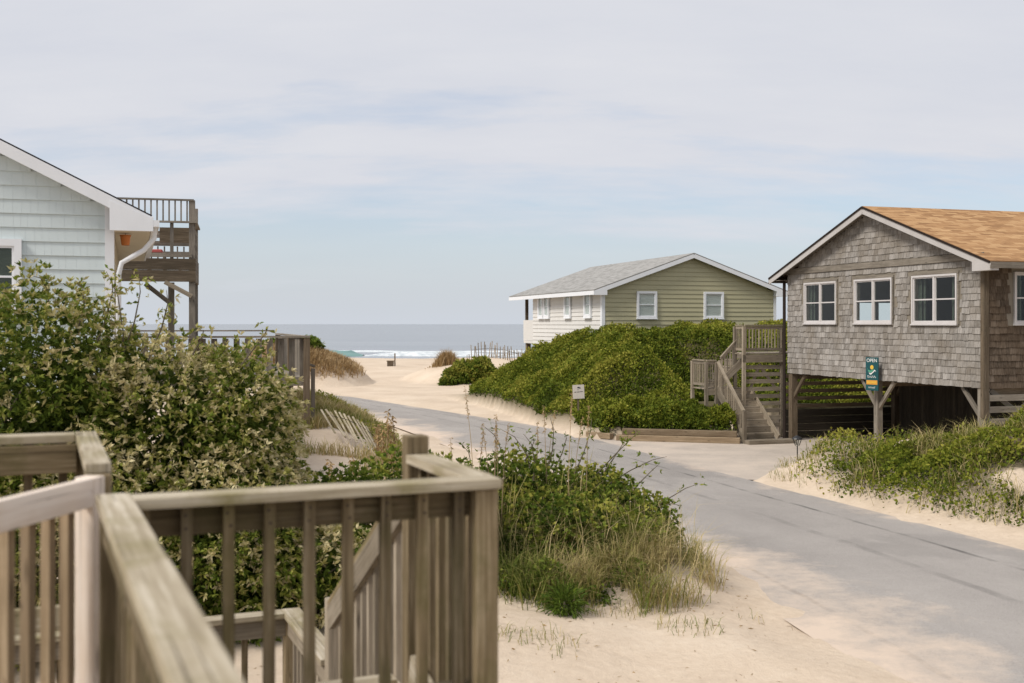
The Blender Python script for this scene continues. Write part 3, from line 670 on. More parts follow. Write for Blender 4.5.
# far dunes
msk = lambda x, y: np.clip(1.7 * bumpf(x, y, -12.5, 66.6, 3.7, 4.2), 0, 1)
Pg = on_ground(scatter(11000, (-17, -6, 61, 72), msk)); nn = len(Pg)
tag(blades('dune_grass', Pg, rng.uniform(.25, .55, nn), .9, .035, np.clip(.5 + .8 * (vnoise(Pg[:, 0], Pg[:, 1], 1.3, 65) - .5) + rng.normal(0, .2, nn), 0, 1), M['drygrass'], loc=(-11.4, 66, 1.6)), 'reddish dry brush on the far dune left of the beach path', 'grass', kind='stuff')
cz = hz(-13.0, 68)
shrub('shrub', 'small green bush on top of the far dune left of the beach path', [(-13.0, 68, cz + .1, 1.4, 1.2, .5), (-14.3, 68, cz, 1.2, 1.2, .45)], 900, 4, .22, .10, M['green'], green_t, stem_n=4)
cz = hz(-2.3, 66.5)
shrub('shrub', 'rounded green shrub on the far dune right of the beach path', [(-2.75, 65.6, cz - .05, .95, 1.0, .85), (-1.9, 65.9, cz + .05, .85, 1.0, .95), (-3.55, 65.4, cz - .1, .5, .6, .45), (-1.35, 65.6, cz - .2, .6, .7, .6)], 1500, 4, .2, .09, M['green'], lambda P, D: np.clip(green_t(P, D) + .22, 0, 1), stem_n=5)
cz = hz(-4.2, 65)
shrub('shrub', 'tiny low green shrub at the foot of the far right dune', [(-3.75, 64.6, hz(-3.75, 64.6) + .15, .45, .4, .38)], 200, 4, .16, .08, M['green'], lambda P, D: np.clip(green_t(P, D) + .15, 0, 1), stem_n=3)
cx_, cy_ = -4.2, 70.5; cz = hz(cx_, cy_)
Pg = np.stack([cx_ + rng.normal(0, .42, 1500), cy_ + rng.normal(0, .4, 1500)], 1); Pg = on_ground(Pg); nn = len(Pg)
tag(blades('grass_clump', Pg, rng.uniform(.5, 1.3, nn) * np.exp(-((Pg[:, 0] - cx_) / .8) ** 2), .55, .03, np.clip(rng.normal(.5, .22, nn), 0, 1), M['drygrass'], loc=(cx_, cy_, cz)), 'reddish straw grass clump on the far dune at the waterline', 'grass clump')
cx_, cy_ = -.2, 56.0
Pg = on_ground(np.stack([cx_ + rng.normal(0, .5, 500), cy_ + rng.normal(0, .9, 500)], 1)); nn = len(Pg)
tag(blades('grass_clump', Pg, rng.uniform(.3, .8, nn), .6, .03, np.clip(rng.normal(.45, .15, nn), 0, 1), M['grass'], loc=(cx_, cy_, hz(cx_, cy_))), 'yellow green grass clump at the far left foot of the green mound', 'grass clump')

# ------------------------------------------------------------------ foreground deck (frame t along DW, s along DU, origin at the front right rail corner)
DU = V((.926, .378, 0)); DW = V((-.378, .926, 0)); R0 = V((-.11, 4.2, 0))
def K(s, t, h): return R0 + DU * s + DW * t + V((0, 0, EYE - h))          # h = drop below the eye
FL = 1.50
deck = empty('deck', (-1.2, 3.2, 0), 'weathered grey wooden deck with mossy railing nearest of all the decks', 'deck')
CW = .125
def part(name, mat, parent, fn, bevel=.004, smooth=False):
    mb = MB(); fn(mb); return mb.build(name, M[mat], parent, bevel=bevel, smooth=smooth)
def cap(p0, p1, w=CW, parent=deck, mat='capwood', th=.038, name='top_rail'):
    """p0, p1 on the top face"""
    d = V((0, 0, th / 2)); return part(name, mat, parent, lambda b: b.beam(V(p0) - d, V(p1) - d, w, th))
def baluster(p_top, h, parent=deck, mat='deckwood', sz=.038, ax=DU, name='baluster'):
    p = V(p_top); ay = V((-ax.y, ax.x, 0))
    def fn(b):
        tw_ = V((random.gauss(0, .002), random.gauss(0, .002), 0)); q_ = p - ax * sz / 2 - ay * sz / 2
        b.box(q_ - V((0, 0, h)) + tw_, V((0, 0, h)) - tw_, ax * sz, ay * sz)
        for dz_ in (.03, .075): b.screw(p - ay * (sz / 2 + .0002) - V((0, 0, dz_)) + ax * random.uniform(-.006, .006), -ay)
    return part(name, mat, parent, fn, .0025)
def post(x, z0, z1, parent=deck, mat='deckwood', sz=.092, ax=DU, name='post'):
    ay = V((-ax.y, ax.x, 0)); p = V((x[0], x[1], z0))
    return part(name, mat, parent, lambda b: b.box(p - ax * sz / 2 - ay * sz / 2, V((0, 0, z1 - z0)), ax * sz, ay * sz), .006)
# front rail
cap(K(-1.30, 0, .58), K(.055, 0, .58))
part('rail_board', 'deckwood', deck, lambda b: b.beam(K(-1.30, .05, .675), K(-.02, .05, .675), .036, .105))
for j in range(9):
    baluster(K(-1.222 + .140 * j, -.0, .621), FL - .52)
part('bottom_rail', 'deckwood', deck, lambda b: b.beam(K(-1.30, .05, 1.40), K(-.02, .05, 1.40), .036, .09))
post(K(.0, .0, 0)[:2], 0, EYE - .62)
# right return rail to the tall post
cap(K(0, .064, .5795), K(0, .80, .5795))
part('rail_board', 'deckwood', deck, lambda b: b.beam(K(.05, .06, .675), K(.05, .80, .675), .036, .105))
for j in range(6): baluster(K(.0, .115 + .125 * j, .621), FL - .52)
post(K(0, .86, 0)[:2], 0, EYE - .50, sz=.098)
part('stringer', 'capwood', deck, lambda b: b.beam(K(-.06, .70, 1.50), K(-.06, -.35, 1.78), .038, .14))
# near rail beside the viewer, running towards the camera
NR0 = V((-1.35, 3.76, 0)); NW = V((-.40, .9165, 0)); NU = V((.9165, .40, 0))
def NRp(t, h, s=0): return NR0 - NW * t + NU * s + V((0, 0, EYE - h))
cap(NRp(-.03, .578), NRp(3.3, .578), .112)
part('rail_board', 'deckwood', deck, lambda b: b.beam(NRp(.02, .675, -.02), NRp(3.3, .675, -.02), .036, .105))
for j in range(23): baluster(NRp(.13 + .14 * j, .621, .02), FL - .52, ax=NU)
post(NRp(.03, 0, -.0)[:2], 0, EYE - .62)
# rail behind the gate
C1 = V((-1.965, 5.12, 0)); C0 = V((-1.50, 4.02, 0))
dz = lambda h: V((0, 0, EYE - h))
cap(C0 + dz(.50) - (C1 - C0).normalized() * .03, C1 + dz(.50) + (C1 - C0).normalized() * .06, .09)
cap(C1 - DU * .048 + dz(.501), C1 - DU * 2.4 + dz(.501))
part('rail_board', 'deckwood', deck, lambda b: b.beam(C1 - DU * .04 - DW * .06 + dz(.61), C1 - DU * 2.4 - DW * .06 + dz(.61), .036, .13))
part('rail_board', 'deckwood', deck, lambda b: b.beam(C1 + DU * .03 - DW * .05 + dz(.60), C0 + DU * .03 + dz(.60), .036, .12))
for j in range(12): baluster(C1 - DU * (.10 + .145 * j) + dz(.545), .80)
part('bottom_rail', 'capwood', deck, lambda b: b.beam(C1 - DU * .04 - DW * .05 + dz(1.33), C1 - DU * 2.4 - DW * .05 + dz(1.33), .04, .11))
post(C0[:2], 0, EYE - .54)
post((C1 - DU * .0)[:2], 0, EYE - .545)
# floor boards (stop at the rails)
def floor_fn(b):
    for j in range(26):
        s1 = -1.30 - .145 * j
        b.box(K(s1 - .14, -2.6 if j < 3 else -2.6, FL + .038), DW * (3.2 if j > 3 else 2.75), DU * .138, V((0, 0, .038)))
part('floor_boards', 'capwood', deck, floor_fn, .003)
part('floor_boards', 'capwood', deck, lambda b: [b.box(K(-1.29 + .145 * j, -3.2, FL + .038), DW * 3.25, DU * .138, V((0, 0, .038))) for j in range(9)], .003)
part('floor_joist', 'deckwood', deck, lambda b: b.beam(K(-5.0, .56, FL + .15), K(-.9, .56, FL + .15), .04, .2))
part('floor_joist', 'deckwood', deck, lambda b: b.beam(K(-5.0, -2.4, FL + .15), K(-.0, -2.4, FL + .15), .04, .2))
part('floor_joist', 'deckwood', deck, lambda b: b.beam(K(-1.3, .03, FL + .15), K(-.05, .03, FL + .15), .04, .2))
for s, t in ((-2.6, .56), (-4.9, .56), (-4.9, -2.4), (-.05, -2.4), (-2.5, -2.4)): post(K(s, t, 0)[:2], -.1, EYE - FL - .05)

# stairs down from the deck
st = empty('deck_stairs', (-1.0, 6.6, hz(-1.0, 6.6)), 'wooden stairs with sloping handrail going down from the nearest deck', 'stairs')
sl = lambda t: .70 + (t - .92) / 1.5 * .90          # handrail top drop along the flight
part('handrail', 'deckwood', st, lambda b: b.beam(K(0, .92, sl(.92) + .02), K(0, 2.42, sl(2.42) + .02), .09, .038))
part('rail_board', 'tanwood', st, lambda b: b.beam(K(-.03, .92, sl(.92) + .11), K(-.03, 2.40, sl(2.40) + .11), .036, .13))
for j in range(11):
    t = 1.0 + .125 * j
    baluster(K(.0, t, sl(t) + .08), .85, st, 'tanwood')
post(K(0, 2.46, 0)[:2], .0, EYE - 1.60, st, 'tanwood', .09)
LH = 1.97
cap(K(0, 2.52, LH), K(0, 3.78, LH), .13, st)
cap(K(-.066, 3.715, LH + .001), K(-1.9, 3.715, LH + .001), .13, st)
part('rail_board', 'tanwood', st, lambda b: b.beam(K(-.02, 2.52, LH + .10), K(-.02, 3.70, LH + .10), .036, .12))
part('rail_board', 'tanwood', st, lambda b: b.beam(K(-.05, 3.69, LH + .10), K(-1.9, 3.69, LH + .10), .036, .12))
for j in range(9): baluster(K(.01, 2.62 + .125 * j, LH + .05), .88, st, 'tanwood')
for j in range(6): baluster(K(-.32 - .29 * j, 3.72, LH + .05), .88, st)
post(K(-.01, 3.72, 0)[:2], .0, EYE - LH - .04, st)
post(K(-1.85, 3.72, 0)[:2], .0, EYE - LH - .04, st)
def steps_fn(b):
    for j in range(7): b.box(K(-1.0, .92 + .215 * j, FL + .2 * (j + 1)), DU * .98, DW * .26, V((0, 0, .04)))
part('step', 'capwood', st, steps_fn)
part('landing', 'capwood', st, lambda b: [b.box(K(-1.9, 2.45 + .145 * j, 2.94), DU * 1.85, DW * .138, V((0, 0, .038))) for j in range(9)])
part('stringer', 'deckwood', st, lambda b: b.beam(K(-.07, .9, FL + .22), K(-.07, 2.45, FL + 1.5), .04, .24))
part('stringer', 'deckwood', st, lambda b: b.beam(K(-1.02, .9, FL + .22), K(-1.02, 2.45, FL + 1.5), .04, .24))

# gate of new pale wood, standing open towards the viewer
GA = V((-1.482, 3.93, 0)); GD = V((-.187, -.982, 0)).normalized(); GN = V((-GD.y, GD.x, 0))
gate = empty('gate', GA + V((0, 0, EYE - FL)), 'pale new wood gate standing half open beside the deck post', 'gate')
def gp(d, h, o=0): return GA + GD * d + GN * o + V((0, 0, EYE - h))
part('stile', 'newwood', gate, lambda b: b.box(gp(0, 1.42, -.03), V((0, 0, .885)), GD * .07, GN * .075))
part('stile', 'newwood', gate, lambda b: b.box(gp(.92, 1.42, -.03), V((0, 0, .885)), GD * .07, GN * .075))
part('top_rail', 'newwood', gate, lambda b: b.beam(gp(.0705, .585, .026), gp(.9195, .585, .026), .036, .10))
part('bottom_rail', 'newwood', gate, lambda b: b.beam(gp(.0705, 1.36, .026), gp(.9195, 1.36, .026), .036, .09))
for j in range(7): part('baluster', 'orangewood', gate, lambda b: b.box(gp(.125 + .108 * j, 1.42, -.030), V((0, 0, .82)), GD * .036, GN * .036), .003)
def latch_fn(b):
    b.box(gp(.035, .80, -.045), V((0, 0, .075)), GD * .03, GN * .012)
    b.tube([gp(.04, .76, -.05), gp(-.02, .77, -.055), gp(-.06, .755, -.045), gp(-.10, .765, -.03)], .009, 8)
    b.tube([gp(.06, .735, -.05), gp(.03, .76, -.055), gp(-.01, .775, -.055)], .008, 8)
part('latch', 'metal', gate, latch_fn, 0, True)

# ------------------------------------------------------------------ house tools
def window(house, o, d, n, w, h, units=2, casing=.075, frame='trimwhite', blind=None, label=None, proud=.05, back=.075):
    """o lower left corner on the wall face, d along the wall, n outward"""
    o, d, n = V(o), V(d), V(n); up = V((0, 0, 1))
    mb = MB(); c = casing
    q = o - n * .03; th = n * (proud + .03)
    mb.box(q, d * w, up * c, th, .2); mb.box(q + up * (h - c), d * w, up * c, th, .2)
    mb.box(q + up * c, up * (h - 2 * c), d * c, th, .2); mb.box(q + up * c + d * (w - c), up * (h - 2 * c), d * c, th, .2)
    mb.box(q - d * .02 - up * .035, d * (w + .04), up * .034, n * (proud + .055), .3)          # sill
    uw = (w - 2 * c - (units - 1) * c) / units; panes = []; sashes = []
    for k in range(units):
        s = c + k * (uw + c)
        if k: mb.box(q + up * c + d * (s - c), up * (h - 2 * c), d * c, n * (proud + .022), .2)
        b2 = MB(); e = .035; ss = o + d * s + up * c - n * .02; hh = h - 2 * c
        for a in ((0, 0, uw, e), (0, hh - e, uw, e), (0, hh / 2 - e / 2, uw, e)):
            b2.box(ss + d * a[0] + up * a[1], d * a[2], up * a[3], n * .042, .4)
        for a in (0, uw - e):
            b2.box(ss + d * a + up * e, up * (hh / 2 - 1.5 * e), d * e, n * .041, .4); b2.box(ss + d * a + up * (hh / 2 + e / 2), up * (hh / 2 - 1.5 * e), d * e, n * .041, .4)
        sashes.append(b2)
        p = MB(); p.box(ss + d * e * .5 + up * e * .5 + n * .012, d * (uw - e), up * (hh - e), n * .006, .5); panes.append(p)
    f = mb.build('window', M[frame], house)
    if label: f['label'] = label
    for b2, p in zip(sashes, panes):
        b2.build('sash', M[frame], f); p.build('pane', M['glass'], f)
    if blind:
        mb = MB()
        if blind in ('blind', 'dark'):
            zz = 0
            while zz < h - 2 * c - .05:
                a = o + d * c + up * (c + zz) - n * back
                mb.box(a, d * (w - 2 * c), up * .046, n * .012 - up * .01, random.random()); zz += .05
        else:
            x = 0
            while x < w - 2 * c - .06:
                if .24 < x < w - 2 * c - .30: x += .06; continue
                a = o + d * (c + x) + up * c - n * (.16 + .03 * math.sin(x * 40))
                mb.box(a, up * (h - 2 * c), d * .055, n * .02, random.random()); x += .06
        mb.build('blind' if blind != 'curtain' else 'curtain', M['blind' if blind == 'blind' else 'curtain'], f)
    return f
def wall_with_holes(mb, o, d, n, L, z0, z1, holes, th=.12):
    """solid wall from z0 to z1 with rectangular holes (a0, a1, zb, zt)"""
    cuts = sorted({0, L, *[h[0] for h in holes], *[h[1] for h in holes]})
    for a, b in zip(cuts[:-1], cuts[1:]):
        hs = sorted([h for h in holes if h[0] < (a + b) / 2 < h[1]], key=lambda h: h[2]); z = z0
        for h in hs + [(0, 0, z1, z1)]:
            if h[2] > z + 1e-4: mb.box(V(o) + V(d) * a + V((0, 0, z)), V(d) * (b - a), -V(n) * th, V((0, 0, h[2] - z)), .5)
            z = h[3]
def shingles(mb, o, d, n, L, z0, ztop, holes, ex=.165, wmin=.09, wmax=.22, rows=None):
    """overlapping wedge shingles; ztop(a) gives the wall height at a"""
    o, d, n = V(o), V(d), V(n); z = z0; row = 0
    while z < rows:
        a = random.uniform(-.1, 0)
        while a < L:
            w = random.uniform(wmin, wmax); a0, a1 = max(a, 0), min(a + w - .006, L)
            if a1 - a0 > .025:
                m_ = (a0 + a1) / 2; zt = min(z + ex + .03, ztop(m_)); zb = z + random.gauss(0, .006)
                if zt - zb > .05 and not any(h[0] < a1 - .01 and h[1] > a0 + .01 and h[2] < zb + ex * .8 and h[3] > zb + .02 for h in holes):
                    tb = random.uniform(.018, .030); p = o + d * a0 + V((0, 0, zb)); q = d * (a1 - a0); up = V((0, 0, zt - zb)); k = V((0, 0, random.gauss(0, .003)))
                    mb.hexa([p, p + q, p + q + n * tb, p + n * tb + k, p + up, p + q + up, p + q + up + n * .004, p + up + n * .004], random.random())
            a += w
        z += ex; row += 1
def lap(mb, o, d, n, L, z0, ztop, rows, ex=.115, inset=None):
    """lap siding boards; inset(z) -> (a0, a1) of the board at height z"""
    o, d, n = V(o), V(d), V(n); z = z0
    while z < rows:
        a0, a1 = inset(z + ex) if inset else (0, L)
        if a1 - a0 > .1:
            p = o + d * a0 + V((0, 0, z)); q = d * (a1 - a0); up = V((0, 0, ex + .01))
            mb.hexa([p, p + q, p + q + n * .034, p + n * .034, p + up, p + q + up, p + q + up + n * .004, p + up + n * .004], random.random())
        z += ex
def slab(mb, a, b, dirv, th, uvs=None):
    """roof slab: eave edge from a to b, dirv up the slope; uv in metres"""
    a, b, dv = V(a), V(b), V(dirv); n = (b - a).cross(dv).normalized()
    if n.z < 0: n = -n
    t = n * th; L = (b - a).length; S = dv.length
    P = [a, b, b + dv, a + dv]; Q = [p + t for p in P]; uv = [(0, 0), (L, 0), (L, S), (0, S)]
    mb.face(Q, uv, .5); mb.face(P[::-1], uv[::-1], .5)
    for i in range(4):
        j = (i + 1) % 4; mb.face([P[i], P[j], Q[j], Q[i]], [(0, 0), (.3, 0), (.3, .02), (0, .02)], .5)

UZ = V((0, 0, 1)); gu = V((*GU, 0)); gw = V((*GW, 0))
# ------------------------------------------------------------------ shingled house on stilts
hs = empty('shingle_house', G(6, -4.5, 0), 'grey shingled beach house on stilts with golden roof', 'house')
ZB, ZE = 2.17, 5.28; WD, LN = 9.0, 12.5; OV, RK = .60, .34; ZR = 6.93; SLP = (ZR - 5.13) / (WD / 2 + OV)
roofz = lambda t: ZR - abs(t - WD / 2) * SLP                        # underside of the roof at t = -w
wins = [(1.0, 2.75, 3.72, 4.97), (3.66, 5.42, 3.72, 4.97), (6.27, 8.05, 3.70, 4.97)]
mb = MB(); face_o = G(0, 0, 0)
wall_with_holes(mb, face_o, -gw, -gu, WD, ZB, 5.0, [(a + .05, b - .05, c + .05, d - .05) for a, b, c, d in wins])
for k in range(18):                                                 # gable infill in steps under the roof line
    za, zb2 = 5.0 + k * .11, 5.0 + (k + 1) * .11; half = (ZR - .06 - zb2) / SLP
    if half > .05:
        h2 = min(half, WD / 2); mb.box(face_o - gw * (WD / 2 - h2) + UZ * za, -gw * (2 * h2), gu * .12, UZ * (zb2 - za), .5)
S0 = G(0, -WD, 0)                                                    # corner nearest the camera; side wall runs along +u
swin = (.85, 2.65, 3.70, 4.97)
wall_with_holes(mb, S0 + gu * .121, gu, -gw, LN - .242, ZB, 5.2, [(swin[0] - .121 + .05, swin[1] - .121 - .05, swin[2] + .05, swin[3] - .05)])
ow = (2.35, 4.2, 3.0, 4.45)
wall_with_holes(mb, G(.121, 0, 0), gu, gw, LN - .242, ZB, 5.2, [ow])
wall_with_holes(mb, G(LN, 0, 0), -gw, gu, WD, ZB, 5.2, [])
mb.build('wall', M['interior'], hs)
mb = MB(); mb.box(G(.13, -.13, ZB + .02), gu * (LN - .26), -gw * (WD - .26), UZ * .2, .5); mb.build('floor', M['darkwood'], hs)
mb = MB(); mb.box(G(.13, -.13, 5.2), gu * (LN - .26), -gw * (WD - .26), UZ * .05, .5); mb.build('ceiling', M['interior'], hs)
mb = MB(); hole = [(a - .07, b + .07, c - .06, d + .07) for a, b, c, d in wins]
shingles(mb, face_o, -gw, -gu, WD, ZB - .03, lambda a: min(roofz(a) - .03, 5.26), hole, rows=5.26)
shingles(mb, face_o, -gw, -gu, WD, 5.46, lambda a: roofz(a) - .03, [], rows=6.9)
mb.build('shingle_siding', M['shingle'], hs)
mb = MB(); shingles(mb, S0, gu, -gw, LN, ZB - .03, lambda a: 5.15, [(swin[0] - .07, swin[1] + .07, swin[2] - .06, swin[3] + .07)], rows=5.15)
o = mb.build('shingle_siding', M['shingleshaded'], hs); o['label'] = 'brown side wall shingles with shade put into their colour'
for a, b, c, d in wins:
    mb = MB(); q = face_o - gw * (a - .06) - gu * .001                 # grey outer casing
    for (x0, z0_, ww, h_) in ((0, c - .06, b - a + .12, .05), (0, d + .005, b - a + .12, .06), (0, c - .005, .055, d - c), (b - a + .065, c - .005, .055, d - c)):
        mb.box(q - gw * x0 + UZ * z0_, -gw * ww, UZ * h_, -gu * .034, random.random())
    mb.build('window_casing', M['greywood'], hs)
window(hs, face_o - gw * wins[0][0] + UZ * 3.72, -gw, -gu, 1.75, 1.25, 2, blind='curtain', casing=.05, frame='framegrey')
window(hs, face_o - gw * wins[1][0] + UZ * 3.72, -gw, -gu, 1.76, 1.25, 2, casing=.05, frame='framegrey')
window(hs, face_o - gw * wins[2][0] + UZ * 3.70, -gw, -gu, 1.78, 1.27, 2, blind='curtain', casing=.05, frame='framegrey')
window(hs, S0 + gu * swin[0] + UZ * 3.70, gu, -gw, 1.8, 1.27, 2, blind='curtain', casing=.05, frame='framegrey')
window(hs, G(ow[1] + .05, 0, ow[2] - .05), -gu, gw, ow[1] - ow[0] + .1, ow[3] - ow[2] + .1, 2)
mb = MB(); mb.box(face_o - gw * .0 - gu * .005 + UZ * 5.27, -gw * WD, -gu * .035, UZ * .17, .4); mb.build('frieze_board', M['greywood'], hs)
mb = MB()
mb.box(S0 - gu * .035 - gw * .001 + UZ * (ZB - .75), UZ * (5.2 - ZB + .75), gw * .10, gu * .034, .5)
mb.box(S0 - gu * .035 - gw * .036 + UZ * (ZB - .75), UZ * (5.2 - ZB + .75), gu * .14, gw * .034, .2)
mb.build('corner_board', M['brownwood'], hs)
mb = MB()
slab(mb, G(-RK, OV, roofz(-OV) + .02), G(LN + RK, OV, roofz(-OV) + .02), -gw * (WD / 2 + OV) + UZ * (WD / 2 + OV) * SLP, .045)
slab(mb, G(-RK, -WD - OV, roofz(-OV) + .02), G(LN + RK, -WD - OV, roofz(-OV) + .02), gw * (WD / 2 + OV) + UZ * (WD / 2 + OV) * SLP, .045)
roof = mb.build('roof', M['roofgold'], hs)
mb = MB()                                                           # dark edge strips along the rakes
for sg in (0, 1):
    e = G(-RK - .012, OV if not sg else -WD - OV, roofz(-OV) + .03); r_ = G(-RK - .012, -WD / 2, ZR + .03)
    mb.beam(e, r_, .03, .05)
mb.build('drip_edge', M['pipe'], roof)
mb = MB()
for sg in (0, 1):
    e = G(-RK + .012, OV if not sg else -WD - OV, roofz(-OV) - .075); r_ = G(-RK + .012, -WD / 2, ZR - .075)
    mb.beam(e, r_, .028, .15)
mb.build('rake_board', M['trimgrey'], hs)
mb = MB()
for sg in (0, 1):
    e = G(-RK / 2 + .02, OV if not sg else -WD - OV, roofz(-OV) - .012); r_ = G(-RK / 2 + .02, -WD / 2, ZR - .012)
    mb.beam(e, r_, RK - .05, .02)
for sg in (0, 1): mb.box(G(-RK + .03, OV - .02 if not sg else -WD - OV + .02, roofz(-OV) - .05), gu * (LN + 2 * RK - .06), gw * (-OV if not sg else OV), UZ * .015, .3)
mb.build('soffit', M['greywood'], hs)
mb = MB()
for sg in (0, 1): mb.box(G(-RK, OV if not sg else -WD - OV, roofz(-OV) - .11), gu * (LN + 2 * RK), gw * (.025 if not sg else -.025), UZ * .15, .3)
mb.build('fascia', M['greywood'], hs)
mb = MB(); e = G(-RK - .006, -WD - OV, 0)                            # boxed return at the near eave
mb.hexa([e + UZ * (roofz(-OV) - .16), e + gw * .62 + UZ * (roofz(-OV) - .16), e + gw * .62 + gu * .25 + UZ * (roofz(-OV) - .16), e + gu * .25 + UZ * (roofz(-OV) - .16),
         e + UZ * (roofz(-OV) - .02), e + gw * .62 + UZ * (roofz(.1) - .03), e + gw * .62 + gu * .25 + UZ * (roofz(.1) - .03), e + gu * .25 + UZ * (roofz(-OV) - .02)], .5)
mb.build('eave_return', M['trimgrey'], hs)
mb = MB(); p = G(-.09, .07, 0)
mb.tube([p + UZ * .05, p + UZ * 5.0, G(-.10, .12, 5.08), G(-.2, .38, 5.10), G(-.22, .46, 5.12)], .05, 8)
mb.build('drain_pipe', M['pipe'], hs, smooth=True)
# stilts, braces, beams
def stilt(u, t, sz=.2, z1=ZB, mat='brownwood', braces=()):
    p = G(u, -t, 0); mb = MB(); mb.box(p - gu * sz / 2 - gw * sz / 2 - UZ * .1, UZ * (z1 + .1), gu * sz, gw * sz)
    o = mb.build('stilt', M[mat], hs)
    for (du_, dw_) in braces:
        mb = MB(); mb.beam(p + UZ * (z1 - .85), p + gu * du_ + gw * dw_ + UZ * (z1 - .04), .07, .10, up=(0, 0, 1)); mb.build('brace', M[mat], o)
stilt(.1, .14, braces=((0, -.75),)); stilt(.1, 4.62, .17, mat='greywood', braces=((0, .75), (0, -.75))); stilt(.1, 8.86, mat='greywood', braces=((0, .75),))
for u in (3.9, 8, 12.2):
    for t in (.14, 4.5, 8.86): stilt(u, t, braces=((.7, 0), (-.7, 0), (0, .7), (0, -.7)) if t < 8 else ())
mb = MB()
for t in (.14, 4.55, 8.86): mb.box(G(.03, -t - .06, ZB - .22), gu * (LN - .06), gw * .12, UZ * .2)
for k in range(16): mb.box(G(.06 + .78 * k, -.3, ZB - .03), -gw * (WD - .6), gu * .045, UZ * .045)
mb.build('floor_beam', M['brownwood'], hs)
# dark enclosure under the house
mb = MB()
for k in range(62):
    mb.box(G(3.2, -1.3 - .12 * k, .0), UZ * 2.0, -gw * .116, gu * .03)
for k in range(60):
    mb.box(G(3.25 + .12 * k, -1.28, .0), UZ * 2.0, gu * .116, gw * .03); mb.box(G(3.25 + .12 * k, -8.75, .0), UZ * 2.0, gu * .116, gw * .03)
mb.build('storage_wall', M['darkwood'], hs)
def slats(u0, u1, w, z0, z1, step, hgt, parent, mat, name='slat_screen', axis=0):
    mb = MB(); z = z0
    while z < z1:
        if axis == 0: mb.box(G(u0, w, z + random.gauss(0, .004)), gu * (u1 - u0), gw * .025, UZ * hgt)
        else: mb.box(G(w, u0, z), gw * (u1 - u0), gu * .025, UZ * hgt)
        z += step
    return mb.build(name, M[mat], parent)
slats(.0, 7.5, .26, 1.0, 2.0, .24, .12, hs, 'brownwood')
mb = MB()
for k in range(4): mb.box(G(0, .26, .02 + .235 * k), gu * 7.5, gw * .03, UZ * .225)  # solid dark boards added for the darkness low under the house
mb.build('dark_fill_boards', M['darkwood'], hs)
slats(.12, LN, -WD - .03, .12, 2.0, .285, .15, hs, 'greywood')
mb = MB(); mb.beam(G(.2, -WD + .04, 2.1), G(2.6, -WD + .04, .4), .03, .12); mb.beam(G(.3, -WD + .07, 1.0), G(1.7, -WD + .07, 2.05), .03, .12); mb.build('brace', M['greywood'], hs)

# sign fixed to the middle stilt
sg = empty('house_sign', G(-.06, -4.2, 1.7), 'teal OPEN sign with sun and wave on the stilt of the shingled house', 'sign')
so = G(-.10, -4.02, 2.10); sd_ = -gw; sn = -gu; SW, SH = .40, .92
sd_ = V((.62, -.785, 0)).normalized(); sn = V((-.785, -.62, 0)).normalized()   # turned a little to the street
so = G(-.30, -4.64, 1.86)
mb = MB(); mb.box(so, sd_ * SW, UZ * SH, sn * .03, .3); mb.build('sign_panel', M['signteal'], sg, bevel=.004)
def sp(a, z, o=.032): return so + sd_ * a * SW + UZ * z * SH + sn * o
def flat(pts, mat, name, o=.032):
    mb = MB(); P = [sp(a, z, o) for a, z in pts]; Q = [sp(a, z, o + .004) for a, z in pts]
    mb.face(Q, [(0, 0)] * len(Q), .3)
    for i in range(len(P)): j = (i + 1) % len(P); mb.face([P[i], P[j], Q[j], Q[i]], [(0, 0)] * 4, .3)
    return mb.build(name, M[mat], sg)
def text(body, a, z, size, mat, name, ref=sp, d=sd_, n=sn, root=sg, sc=(1, 1)):
    cu = bpy.data.curves.new(name, 'FONT'); cu.body = body; cu.size = size; cu.align_x = 'CENTER'; cu.align_y = 'CENTER'; cu.extrude = .002
    cu.materials.append(M[mat]); o = bpy.data.objects.new(name, cu); col.objects.link(o); bpy.context.view_layer.update()
    me = bpy.data.meshes.new_from_object(o.evaluated_get(bpy.context.evaluated_depsgraph_get())); bpy.data.objects.remove(o)
    me.materials.clear(); me.materials.append(M[mat]); o = bpy.data.objects.new(name, me); col.objects.link(o); o.parent = root
    from mathutils import Matrix
    mt = Matrix((d, UZ, n)).transposed().to_4x4(); o.matrix_local = Matrix.Translation(ref(a, z, .036) - root_loc(root)) @ mt @ Matrix.Diagonal((sc[0], sc[1], 1, 1)); return o
text('OPEN', .5, .90, .135, 'signwhite', 'lettering', sc=(.95, 1))
flat([(.5 + .13 * math.cos(a), .70 + .065 * math.sin(a)) for a in np.linspace(0, 2 * math.pi, 18)[:-1]], 'signyellow', 'sun_emblem')
flat([(.14, .68), (.22, .62), (.40, .60), (.58, .63), (.70, .68), (.62, .60), (.42, .53), (.24, .56)], 'signgreen', 'wave_emblem', .037)
flat([(.28, .54), (.42, .515), (.60, .57), (.74, .635), (.86, .56), (.76, .595), (.62, .54), (.44, .475), (.34, .49)], 'signwhite', 'wave_emblem', .042)
def letters(z, hgt, mat, n, a0=.16, a1=.84):
    mb = MB(); st_ = (a1 - a0) / n
    for k in range(n):
        a = a0 + st_ * k; hh = hgt * random.uniform(.75, 1); wv = st_ * random.uniform(.5, .75)
        mb.box(sp(a, z), sd_ * SW * wv * .3, UZ * SH * hh, sn * .004, .2)
        mb.box(sp(a + wv * .3, z + (0 if k % 2 else hh * .7)), sd_ * SW * wv * .7, UZ * SH * hh * .3, sn * .004, .2)
    mb.build('lettering', M[mat], sg)
letters(.385, .065, 'signwhite', 8)
flat([(.07, .18), (.93, .18), (.93, .31), (.07, .31)], 'signorange', 'colour_band')
